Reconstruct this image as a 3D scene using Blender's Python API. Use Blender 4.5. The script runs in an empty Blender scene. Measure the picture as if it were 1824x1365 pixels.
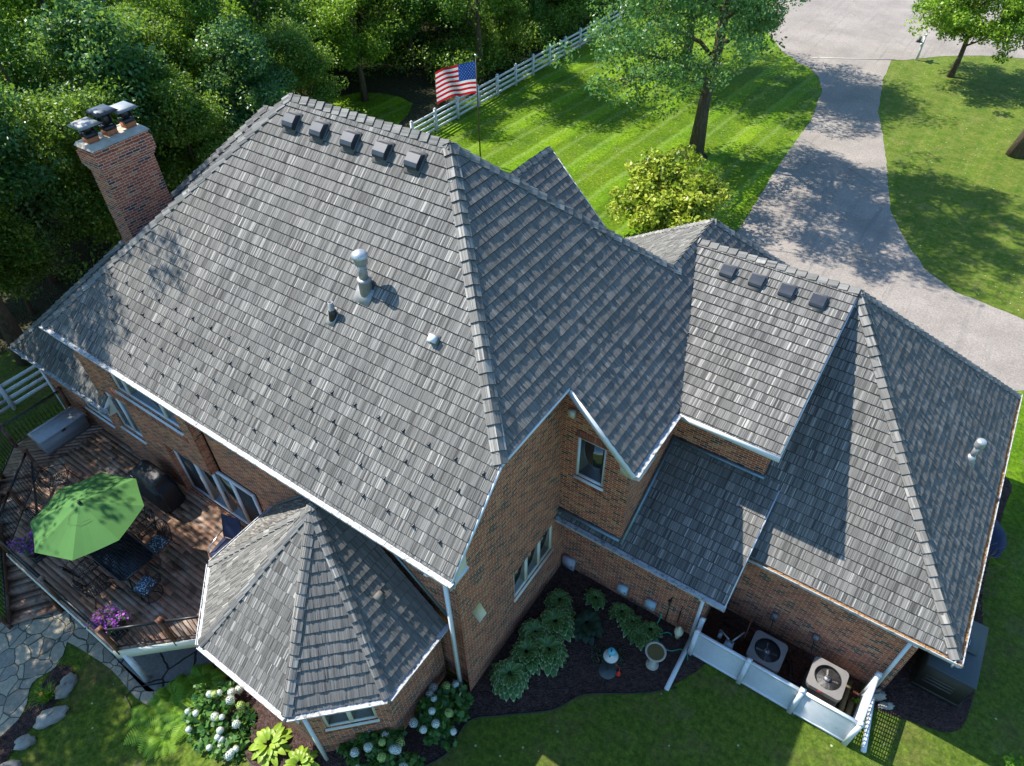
import bpy, math, random
import numpy as np
from mathutils import Vector, Matrix
random.seed(7); rng=np.random.default_rng(7)
S=bpy.context.scene
# ------------------------------------------------------------------ camera
pt,ro,ya=0.764171845,-0.0196274,0.610876948
fw=Vector((-math.sin(ya)*math.cos(pt),math.cos(ya)*math.cos(pt),-math.sin(pt)))
rt=Vector((math.cos(ya),math.sin(ya),0)); up=rt.cross(fw)
r2=rt*math.cos(ro)+up*math.sin(ro); u2=-rt*math.sin(ro)+up*math.cos(ro)
cd=bpy.data.cameras.new('camera'); cam=bpy.data.objects.new('camera',cd); S.collection.objects.link(cam)
cam.matrix_world=Matrix(((r2.x,u2.x,-fw.x,0),(r2.y,u2.y,-fw.y,0),(r2.z,u2.z,-fw.z,17.0),(0,0,0,1)))
cd.sensor_width=36; cd.lens=1243.36/1824*36; cd.clip_end=2000; cd.clip_start=.1
S.camera=cam
S.render.resolution_x=1024; S.render.resolution_y=766
# ------------------------------------------------------------------ light
SUN=Vector((-.652,-.045,.764)).normalized()
elev=math.asin(SUN.z); azim=math.atan2(SUN.x,SUN.y)
W=bpy.data.worlds.new('World'); S.world=W; W.use_nodes=True
nt=W.node_tree; sky=nt.nodes.new('ShaderNodeTexSky'); sky.sky_type='NISHITA'; sky.sun_disc=False
sky.sun_elevation=elev; sky.sun_rotation=azim; sky.air_density=1.0; sky.dust_density=.6; sky.ozone_density=1.5
tint=nt.nodes.new('ShaderNodeMix'); tint.data_type='RGBA'; tint.blend_type='MULTIPLY'; tint.inputs[0].default_value=1; tint.inputs[7].default_value=(.70,.94,1.10,1)
nt.links.new(sky.outputs[0],tint.inputs[6]); nt.links.new(tint.outputs[2],nt.nodes['Background'].inputs[0]); nt.nodes['Background'].inputs[1].default_value=.125
ld=bpy.data.lights.new('sun','SUN'); ld.energy=4.4; ld.angle=math.radians(.5); ld.color=(1,.95,.87)
lo=bpy.data.objects.new('sun',ld); S.collection.objects.link(lo); lo.location=(-30,0,40)
lo.rotation_euler=SUN.to_track_quat('Z','Y').to_euler()
S.view_settings.view_transform='Standard'; S.view_settings.look='None'
S.view_settings.exposure=1.2; S.view_settings.gamma=1
S.cycles.max_bounces=6; S.cycles.transparent_max_bounces=6
# ------------------------------------------------------------------ materials
class NT:
    def __init__(s,name):
        s.m=bpy.data.materials.new(name); s.m.use_nodes=True; s.t=s.m.node_tree; s.b=s.t.nodes['Principled BSDF']
    def n(s,kind,**kw):
        x=s.t.nodes.new('ShaderNode'+kind)
        for k,v in kw.items():
            if k.startswith('i_'): x.inputs[int(k[2:])].default_value=v
            else: setattr(x,k,v)
        return x
    def l(s,a,b): s.t.links.new(a,b)
    def math(s,op,a,b=None,c=None):
        x=s.n('Math',operation=op)
        for i,v in enumerate((a,b,c)):
            if v is None: continue
            if hasattr(v,'links') or hasattr(v,'node'): s.l(v,x.inputs[i])
            else: x.inputs[i].default_value=v
        return x.outputs[0]
    def ramp(s,fac,stops,interp='LINEAR'):
        r=s.n('ValToRGB'); r.color_ramp.interpolation=interp; e=r.color_ramp.elements
        while len(e)<len(stops): e.new(.5)
        for x,(p,c) in zip(e,stops): x.position=p; x.color=(*c,1) if len(c)==3 else c
        s.l(fac,r.inputs[0]); return r.outputs[0]
    def mix(s,fac,a,b,mode='MIX'):
        x=s.n('Mix',data_type='RGBA',blend_type=mode)
        for i,v in ((0,fac),(6,a),(7,b)):
            if hasattr(v,'node'): s.l(v,x.inputs[i])
            else: x.inputs[i].default_value=v if i==0 else (*v,1)
        return x.outputs[2]
    def noise(s,vec,scale,detail=4,rough=.6,dist=0):
        x=s.n('TexNoise'); x.inputs['Scale'].default_value=scale; x.inputs['Detail'].default_value=detail
        x.inputs['Roughness'].default_value=rough; x.inputs['Distortion'].default_value=dist
        if vec is not None: s.l(vec,x.inputs['Vector'])
        return x.outputs['Fac']
    def pos(s): 
        g=s.n('NewGeometry'); return g.outputs['Position']
    def mapping(s,vec,scale=(1,1,1),rot=(0,0,0),loc=(0,0,0)):
        x=s.n('Mapping'); x.inputs['Scale'].default_value=scale; x.inputs['Rotation'].default_value=rot; x.inputs['Location'].default_value=loc
        s.l(vec,x.inputs['Vector']); return x.outputs[0]
    def bump(s,h,strength,dist):
        x=s.n('Bump'); x.inputs['Strength'].default_value=strength; x.inputs['Distance'].default_value=dist
        s.l(h,x.inputs['Height']); s.l(x.outputs[0],s.b.inputs['Normal'])
    def col(s,v):
        if hasattr(v,'node'): s.l(v,s.b.inputs['Base Color'])
        else: s.b.inputs['Base Color'].default_value=(*v,1)
    def tone(s):
        a=s.n('Attribute',attribute_name='tone'); return a.outputs['Fac']
    def rough(s,v,spec=None):
        s.b.inputs['Roughness'].default_value=v
        if spec is not None: s.b.inputs['Specular IOR Level'].default_value=spec
def plain(name,c,rough=.5,metal=0,var=.12,scale=6,bump=0,spec=.5,dirt=None):
    q=NT(name); p=q.pos(); n=q.noise(p,scale,5)
    f=q.ramp(n,[(.3,tuple(x*(1-var) for x in c)),(.7,tuple(min(1,x*(1+var)) for x in c))])
    if dirt:
        n2=q.noise(p,dirt[1],6,.7); m=q.ramp(n2,[(dirt[2],(0,0,0)),(dirt[2]+.12,(1,1,1))]); f=q.mix(m,f,dirt[0])
    q.col(f); q.rough(rough,spec); q.b.inputs['Metallic'].default_value=metal
    if bump: q.bump(q.noise(p,scale*8,5),.5,bump)
    return q.m
M={}
def shingle():
    q=NT('composite shake'); p=q.pos(); t=q.tone()
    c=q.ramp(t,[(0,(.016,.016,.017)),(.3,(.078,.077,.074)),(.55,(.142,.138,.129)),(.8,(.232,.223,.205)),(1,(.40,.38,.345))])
    fine=q.noise(p,260,2,.8); c=q.mix(.5,c,q.ramp(fine,[(.35,(.25,.25,.26)),(.65,(.85,.85,.83))]),'OVERLAY')
    big=q.noise(p,.35,3); c=q.mix(q.math('MULTIPLY',big,.45),c,(.13,.118,.098)); st=q.noise(q.mapping(p,(2.2,.35,.35)),1.3,5,.7); c=q.mix(q.ramp(st,[(.5,(0,0,0)),(.75,(.45,.45,.45))]),c,(.075,.07,.06))
    q.col(c); q.rough(.75,.22); return q.m
M['shingle']=shingle()
def brick(name,pal,mortar):
    q=NT(name); uv=q.n('UVMap').outputs[0]; sp=q.n('SeparateXYZ'); q.l(uv,sp.inputs[0]); u,v=sp.outputs[0],sp.outputs[1]
    row=q.math('DIVIDE',v,.0677); ri=q.math('FLOOR',row); rf=q.math('FRACT',row)
    uu=q.math('ADD',q.math('DIVIDE',u,.2032),q.math('MULTIPLY',q.math('MODULO',q.math('ABSOLUTE',ri),2),.5)); ui=q.math('FLOOR',uu); uf=q.math('FRACT',uu)
    # distances to the brick edge in metres
    p=q.pos(); wob=q.math('MULTIPLY',q.math('SUBTRACT',q.noise(p,35,2),.5),.006)
    du=q.math('MULTIPLY',q.math('MINIMUM',uf,q.math('SUBTRACT',1,uf)),.2032); dv=q.math('MULTIPLY',q.math('MINIMUM',rf,q.math('SUBTRACT',1,rf)),.0677)
    d=q.math('ADD',q.math('MINIMUM',du,dv),wob)
    mask=q.n('MapRange'); q.l(d,mask.inputs[0]); mask.inputs[1].default_value=.0045; mask.inputs[2].default_value=.0065; mask=mask.outputs[0]
    cb=q.n('CombineXYZ'); q.l(ui,cb.inputs[0]); q.l(ri,cb.inputs[1])
    wn=q.n('TexWhiteNoise',noise_dimensions='3D'); q.l(cb.outputs[0],wn.inputs[0])
    c=q.ramp(wn.outputs['Value'],pal,'CONSTANT')
    n=q.noise(p,60,4); c=q.mix(.6,c,q.ramp(n,[(.3,(.3,.3,.3)),(.7,(.75,.75,.75))]),'OVERLAY')
    n3=q.noise(p,1.1,5,.6); c=q.mix(q.ramp(n3,[(.6,(0,0,0)),(.8,(.25,.25,.25))]),c,(.30,.22,.15))
    c=q.mix(mask,mortar,c); q.col(c); q.rough(.85,.25)
    q.bump(q.math('ADD',q.math('MULTIPLY',mask,.7),q.math('MULTIPLY',n,.3)),.8,.006); return q.m
PAL=[(0,(.28,.066,.028)),(.22,(.35,.092,.036)),(.42,(.20,.046,.022)),(.56,(.38,.125,.052)),(.68,(.30,.073,.030)),(.78,(.050,.030,.022)),(.9,(.38,.17,.075)),(.95,(.11,.036,.022))]
M['brick']=brick('red tumbled brick',PAL,(.56,.46,.33))
M['brick_ch']=brick('chimney brick',[(0,(.33,.085,.04)),(.3,(.40,.12,.055)),(.6,(.26,.065,.035)),(.8,(.11,.06,.045)),(.88,(.44,.20,.10)),(.95,(.07,.045,.04))],(.58,.52,.43))
M['soldier']=brick('soldier course brick',[(0,(.16,.05,.035)),(.4,(.22,.07,.045)),(.7,(.11,.04,.035)),(.9,(.26,.12,.08))],(.33,.29,.24))
M['white']=plain('white painted trim',(.60,.63,.64),.45,var=.06,dirt=((.35,.34,.30),3.5,.66))
M['gutter']=plain('white aluminium gutter',(.40,.41,.415),.55,var=.12,scale=9,dirt=((.13,.12,.10),11,.5))
M['debris']=plain('leaf debris in gutter',(.30,.16,.06),.9,var=.8,scale=40,bump=.01)
M['cream']=plain('cream window frame',(.62,.60,.48),.45,var=.05)
M['flash']=plain('blue grey flashing',(.16,.23,.26),.4,.5,var=.15)
M['black']=plain('black satin metal',(.013,.013,.015),.38,var=.2)
M['darkmetal']=plain('dark bronze vent metal',(.030,.034,.042),.38,var=.2)
M['steel']=plain('galvanised steel',(.42,.44,.45),.42,.6,var=.15)
M['pipegrey']=plain('weathered grey pipe',(.27,.27,.26),.5,.3,var=.2,scale=10)
M['conc']=plain('chimney crown mortar',(.46,.40,.31),.9,var=.2,scale=5,bump=.004,dirt=((.2,.17,.12),6,.6))
M['clay']=plain('terracotta flue',(.36,.12,.05),.8,var=.2,scale=9)
M['rust']=plain('rusting cap metal',(.22,.23,.23),.6,.3,var=.15,dirt=((.42,.16,.05),4,.56))
M['rust2']=plain('dull zinc cap metal',(.20,.22,.24),.6,.3,var=.15)
def deckwood(name,c0,c1,c2):
    q=NT(name); p=q.pos(); t=q.tone(); s=q.mapping(p,(1.2,26,26)); n=q.noise(s,2.2,5,.65)
    c=q.ramp(n,[(.28,c0),(.5,c1),(.72,c2)]); c=q.mix(.5,c,q.ramp(t,[(0,(.25,.25,.25)),(1,(.75,.75,.75))]),'OVERLAY')
    w=q.noise(p,1.1,6,.7); c=q.mix(q.ramp(w,[(.52,(0,0,0)),(.66,(.6,.6,.6))]),c,(.40,.34,.28))
    w2=q.noise(p,2.3,3,.5); c=q.mix(q.ramp(w2,[(.6,(0,0,0)),(.68,(.7,.7,.7))]),c,(.06,.026,.018))
    q.col(c); q.rough(.65,.3); q.bump(n,.4,.004); return q.m
M['deck']=deckwood('weathered stained deck boards',(.11,.058,.036),(.24,.135,.086),(.39,.25,.17))
M['post']=deckwood('brown stained timber post',(.05,.02,.01),(.11,.045,.022),(.17,.08,.045))
M['sleeper']=deckwood('treated timber sleeper',(.06,.05,.025),(.12,.10,.05),(.17,.15,.08))
def lawn():
    q=NT('mown lawn'); p=q.pos(); sp=q.n('SeparateXYZ'); q.l(p,sp.inputs[0])
    n=q.noise(p,.35,6,.65); n2=q.noise(p,9,5,.75); n3=q.noise(q.mapping(p,(1,1,.1)),60,3,.8)
    c=q.ramp(n,[(.3,(.068,.145,.004)),(.5,(.12,.215,.005)),(.72,(.175,.255,.010))])
    c=q.mix(.9,c,q.ramp(n2,[(.3,(.2,.22,.2)),(.7,(.8,.78,.66))]),'OVERLAY')
    c=q.mix(.85,c,q.ramp(n3,[(.33,(.2,.22,.2)),(.66,(.8,.8,.7))]),'OVERLAY')
    nr=q.n('MapRange'); q.l(q.math('ADD',sp.outputs[1],q.math('MULTIPLY',n,4)),nr.inputs[0]); nr.inputs[1].default_value=16; nr.inputs[2].default_value=21; nr.inputs[3].default_value=1; nr.inputs[4].default_value=0; nearm=nr.outputs[0]; farm=q.math('SUBTRACT',1,nearm)
    c=q.mix(q.math('MULTIPLY',nearm,.75),c,q.mix(q.ramp(n2,[(.35,(0,0,0)),(.65,(1,1,1))]),(.045,.095,.010),(.15,.18,.035)))
    brn=q.noise(p,.55,6,.7); c=q.mix(q.math('MULTIPLY',q.ramp(brn,[(.5,(0,0,0)),(.68,(.7,.7,.7))]),nearm),c,(.16,.12,.055))
    c=q.mix(.5,c,q.ramp(q.noise(p,3.1,6,.8),[(.35,(.28,.3,.28)),(.65,(.72,.7,.62))]),'OVERLAY')
    # mowing bands of the front lawn, running north and slightly fanned
    st=q.mapping(p,(1,1,1),(0,0,.07)); s2=q.n('SeparateXYZ'); q.l(st,s2.inputs[0])
    wv=q.math('SINE',q.math('ADD',q.math('MULTIPLY',s2.outputs[0],4.6),q.math('MULTIPLY',q.noise(p,.5,2),1.2)))
    wb=q.math('SINE',q.math('ADD',q.math('MULTIPLY',s2.outputs[0],2.3),q.math('MULTIPLY',q.noise(p,.5,2),.8)))
    c=q.mix(q.math('MULTIPLY',farm,.5),c,q.ramp(wb,[(.35,(.3,.3,.3)),(.65,(.62,.62,.6))]),'OVERLAY')
    band=q.math('MULTIPLY',q.math('MULTIPLY',q.math('POWER',q.math('MAXIMUM',wv,0),5),.6),farm)
    c=q.mix(q.math('MULTIPLY',band,q.noise(p,3,4,.7)),c,(.25,.33,.10))
    # sun-burnt tan turf east of the drive and in small patches
    east=q.n('MapRange'); q.l(q.math('ADD',sp.outputs[0],q.math('MULTIPLY',sp.outputs[1],.26)),east.inputs[0]); east.inputs[1].default_value=5.6; east.inputs[2].default_value=7.2
    em=q.math('MULTIPLY',q.math('MULTIPLY',east.outputs[0],q.math('GREATER_THAN',sp.outputs[1],24)),q.math('ADD',.6,q.math('MULTIPLY',n2,.4)))
    c=q.mix(em,c,q.mix(q.ramp(q.noise(p,1.6,7,.8),[(.4,(0,0,0)),(.62,(1,1,1))]),(.065,.125,.010),(.18,.19,.04)))
    pa=q.noise(p,.9,6,.8); c=q.mix(q.ramp(pa,[(.56,(0,0,0)),(.70,(.6,.6,.6))]),c,(.24,.20,.11))
    lf=q.n('TexVoronoi'); lf.inputs['Scale'].default_value=2.6; q.l(p,lf.inputs['Vector'])
    c=q.mix(q.math('LESS_THAN',lf.outputs['Distance'],.07),c,(.5,.48,.33))
    c=q.mix(.6,c,q.ramp(q.noise(p,6.5,5,.8),[(.36,(.25,.27,.25)),(.64,(.75,.74,.66))]),'OVERLAY')
    q.col(c); q.rough(.9,.15); q.bump(q.math('ADD',n3,q.math('MULTIPLY',n2,.8)),1,.05); return q.m
M['lawn']=lawn()
def asphalt():
    q=NT('aged driveway asphalt'); p=q.pos(); n=q.noise(p,.4,6,.6); n2=q.noise(p,90,3,.8); n3=q.noise(q.mapping(p,(.35,1.6,1)),1.4,6,.7)
    c=q.ramp(n,[(.3,(.195,.170,.148)),(.7,(.28,.245,.213))]); n4=q.noise(p,14,4,.8); c=q.mix(.8,c,q.ramp(q.math('ADD',q.math('MULTIPLY',n2,.5),q.math('MULTIPLY',n4,.5)),[(.36,(.2,.2,.2)),(.64,(.8,.8,.8))]),'OVERLAY')
    c=q.mix(q.ramp(n3,[(.58,(0,0,0)),(.75,(.5,.5,.5))]),c,(.34,.32,.29)); ty=q.noise(q.mapping(p,(3.2,.12,1)),1.1,4,.6); c=q.mix(q.ramp(ty,[(.55,(0,0,0)),(.7,(.4,.4,.4))]),c,(.12,.115,.11))
    vo=q.n('TexVoronoi',feature='DISTANCE_TO_EDGE'); vo.inputs['Scale'].default_value=.09; q.l(q.mapping(p,(1,1,1)),vo.inputs['Vector'])
    wp=q.math('ADD',vo.outputs['Distance'],q.math('MULTIPLY',q.math('SUBTRACT',q.noise(p,1.2,5),.5),.02))
    c=q.mix(q.math('MULTIPLY',q.math('LESS_THAN',q.math('ABSOLUTE',wp),.0013),.3),c,(.07,.065,.06))
    q.col(c); q.rough(.9,.2); q.bump(n2,.5,.01); return q.m
M['asphalt']=asphalt()
def mulch(name,a,b,sc=22):
    q=NT(name); p=q.pos(); vo=q.n('TexVoronoi'); vo.inputs['Scale'].default_value=sc; q.l(q.mapping(p,(1,1.7,1),(0,0,.6)),vo.inputs['Vector'])
    n=q.noise(p,7,5,.7); c=q.mix(vo.outputs['Color'],a,b); c=q.mix(.8,c,q.ramp(n,[(.3,(.25,.25,.25)),(.7,(.7,.7,.7))]),'OVERLAY')
    c=q.mix(q.math('GREATER_THAN',q.noise(p,75,2,.8),.73),c,(.32,.26,.19))
    q.col(c); q.rough(.95,.1); q.bump(q.math('ADD',vo.outputs['Distance'],n),1,.04); return q.m
M['mulch']=mulch('dark bark mulch',(.03,.018,.016),(.105,.066,.056))
M['redmulch']=mulch('reddish wood chips',(.045,.018,.012),(.14,.062,.042),30)
M['forest']=mulch('leaf litter and dirt',(.02,.022,.010),(.07,.065,.035),9)
def stone(name,pal,sc,joint):
    q=NT(name); p=q.pos(); vo=q.n('TexVoronoi',feature='DISTANCE_TO_EDGE'); vo.inputs['Scale'].default_value=sc
    w=q.mapping(p,(1,1,0)); wn=q.n('TexNoise'); wn.inputs['Scale'].default_value=1.6; q.l(w,wn.inputs['Vector'])
    ad=q.n('VectorMath',operation='MULTIPLY_ADD'); q.l(wn.outputs['Color'],ad.inputs[0]); ad.inputs[1].default_value=(.35,.35,0); q.l(w,ad.inputs[2])
    q.l(ad.outputs[0],vo.inputs['Vector']); v2=q.n('TexVoronoi'); v2.inputs['Scale'].default_value=sc; q.l(ad.outputs[0],v2.inputs['Vector'])
    sx=q.n('SeparateXYZ'); q.l(v2.outputs['Color'],sx.inputs[0])
    c=q.ramp(sx.outputs[0],pal); n=q.noise(p,14,6,.7); c=q.mix(.6,c,q.ramp(n,[(.3,(.3,.3,.3)),(.7,(.7,.7,.7))]),'OVERLAY')
    m=q.n('MapRange'); q.l(vo.outputs['Distance'],m.inputs[0]); m.inputs[1].default_value=.012; m.inputs[2].default_value=.035
    c=q.mix(m.outputs[0],joint,c); q.col(c); q.rough(.85,.2); q.bump(q.math('ADD',m.outputs[0],q.math('MULTIPLY',n,.25)),.8,.03); return q.m
M['flag']=stone('irregular flagstone paving',[(0,(.22,.195,.15)),(.4,(.32,.28,.20)),(.7,(.42,.36,.25)),(1,(.27,.245,.195))],2.3,(.10,.095,.06))
M['flagdark']=stone('patio flagstone',[(0,(.13,.14,.13)),(.5,(.20,.19,.16)),(1,(.16,.17,.17))],1.15,(.03,.03,.025))
M['rock']=plain('limestone boulder',(.30,.275,.22),.9,var=.25,scale=4,bump=.02,dirt=((.15,.14,.10),5,.6))
def glass():
    q=NT('window glass'); q.col((.012,.018,.02)); q.rough(.04,.8); q.b.inputs['Coat Weight'].default_value=.3
    p=q.pos(); q.bump(q.noise(p,1.5,2),.08,.01); return q.m
M['glass']=glass()
M['screen']=plain('dark insect screen',(.02,.024,.028),.8,var=.1)
M['blind']=plain('grey green interior blind',(.10,.16,.15),.6,var=.2)
def leaf(name,c0,c1,c2,rough=.45,tr=.42,spec=.35):
    q=NT(name); t=q.tone(); c=q.ramp(t,[(0,c0),(.5,c1),(1,c2)]); q.col(c); q.rough(rough,spec)
    ts=q.n('BsdfTranslucent'); q.l(q.mix(.55,c,(.30,.46,.03)),ts.inputs[0]); mx=q.n('MixShader'); mx.inputs[0].default_value=tr
    out=q.t.nodes['Material Output']; q.l(q.b.outputs[0],mx.inputs[1]); q.l(ts.outputs[0],mx.inputs[2]); q.l(mx.outputs[0],out.inputs[0]); return q.m
M['leafA']=leaf('deep green ash leaves',(.025,.085,.012),(.095,.235,.030),(.27,.46,.09))
M['leafB']=leaf('yellow green maple leaves',(.04,.12,.010),(.19,.35,.022),(.45,.58,.07))
M['leafC']=leaf('blue green glossy leaves',(.018,.08,.026),(.075,.21,.06),(.25,.42,.18),.35)
M['leafD']=leaf('olive brush leaves',(.03,.09,.012),(.12,.23,.026),(.33,.44,.08))
M['leafY']=leaf('golden magnolia leaves',(.12,.18,.012),(.38,.45,.04),(.66,.62,.12),.4,.4)
M['fern']=leaf('bright fern fronds',(.04,.13,.008),(.12,.26,.015),(.24,.38,.03),.6,.35,.25)
M['hosta']=leaf('deep green hosta leaf',(.025,.085,.015),(.045,.125,.022),(.075,.17,.035),.35,.12)
M['cream_leaf']=leaf('creamy hosta margin',(.20,.26,.11),(.28,.34,.15),(.36,.40,.2),.45,.12)
M['hostay']=leaf('chartreuse hosta leaf',(.15,.26,.02),(.24,.36,.03),(.34,.44,.05),.4,.25)
M['hostadark']=leaf('dull dark perennial leaf',(.008,.025,.012),(.015,.04,.02),(.03,.06,.03),.5,.1)
M['hydleaf']=leaf('hydrangea leaf',(.022,.085,.014),(.05,.14,.022),(.11,.21,.04),.45,.2)
M['petal']=plain('white hydrangea petals',(.66,.72,.62),.7,var=.12,scale=60,bump=.02)
M['petalg']=plain('lime hydrangea petals',(.40,.52,.14),.7,var=.15,scale=60,bump=.02)
M['purple']=leaf('purple petunia petals',(.16,.02,.25),(.30,.04,.42),(.48,.10,.60),.6,.25)
M['orange']=plain('orange flower',(.8,.30,.03),.6)
M['twig']=plain('dry bare twigs',(.17,.12,.075),.85,var=.3,scale=12)
M['redfl']=plain('dull red flower',(.25,.03,.04),.6)
def bark():
    q=NT('furrowed bark'); p=q.pos(); n=q.noise(q.mapping(p,(9,9,1.6)),1.6,6,.7,1); c=q.ramp(n,[(.3,(.045,.034,.024)),(.6,(.14,.11,.075)),(.8,(.22,.18,.12))])
    q.col(c); q.rough(.95,.1); q.bump(n,1,.05); return q.m
M['bark']=bark()
M['umb']=plain('lime green canvas',(.062,.160,.040),.8,var=.06,scale=2,spec=.2)
M['cover']=plain('black vinyl grill cover',(.012,.015,.018),.5,var=.2,scale=3,bump=.01)
M['resin']=plain('grey wicker resin',(.24,.24,.25),.6,var=.1,scale=30,bump=.003)
M['resinlid']=plain('grey resin lid',(.33,.33,.345),.55,var=.1,scale=8,dirt=((.14,.13,.13),5,.62))
M['navy']=plain('navy fabric',(.010,.018,.055),.8,var=.2)
def cushion():
    q=NT('blue and white print cushion'); p=q.pos(); vo=q.n('TexVoronoi'); vo.inputs['Scale'].default_value=26; q.l(p,vo.inputs['Vector'])
    q.col(q.mix(q.math('GREATER_THAN',vo.outputs['Distance'],.42),(.40,.50,.56),(.035,.07,.10))); q.rough(.8); return q.m
M['cushion']=cushion()
M['acgrey']=plain('tan grey powder coat',(.17,.16,.15),.5,var=.1)
M['acdark']=plain('dark louvred steel',(.05,.047,.045),.5,var=.2)
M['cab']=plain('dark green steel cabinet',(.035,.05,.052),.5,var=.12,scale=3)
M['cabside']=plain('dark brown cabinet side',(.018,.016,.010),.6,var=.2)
M['red']=plain('red badge',(.45,.02,.015),.4)
M['box']=plain('pale blue grey utility box',(.34,.46,.50),.5,var=.08)
M['hose']=plain('green garden hose',(.015,.30,.22),.4)
M['yellowish']=plain('pale yellow globe light',(.62,.60,.40),.5)
M['bath']=plain('cast stone',(.40,.37,.29),.85,var=.15,scale=12)
M['water']=plain('shallow brown water',(.13,.10,.04),.1,var=.1)
M['redplastic']=plain('red plastic',(.65,.03,.02),.3)
M['clear']=plain('frosted clear plastic',(.48,.50,.50),.15)
M['teal']=plain('teal plastic cap',(.08,.38,.46),.3)
M['diamond']=plain('limestone inlay',(.60,.54,.36),.8,var=.06)
def cloth(name,c):
    q=NT(name); q.col(c); q.rough(.85,.1); ts=q.n('BsdfTranslucent'); ts.inputs[0].default_value=(*[min(1,x*1.1) for x in c],1); mx=q.n('MixShader'); mx.inputs[0].default_value=.45
    out=q.t.nodes['Material Output']; q.l(q.b.outputs[0],mx.inputs[1]); q.l(ts.outputs[0],mx.inputs[2]); q.l(mx.outputs[0],out.inputs[0]); return q.m
M['fred']=cloth('flag red cloth',(.70,.02,.035)); M['fwhite']=cloth('flag white cloth',(.9,.88,.88)); M['fblue']=cloth('flag blue cloth',(.02,.07,.30))
M['gold']=plain('dull brass pole',(.10,.075,.05),.5,.3); M['silver']=plain('silver ball',(.7,.7,.7),.2,1)
M['curb']=plain('pale concrete strip',(.42,.39,.35),.9,var=.15)
M['edging']=plain('black plastic edging',(.012,.014,.012),.5)
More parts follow.
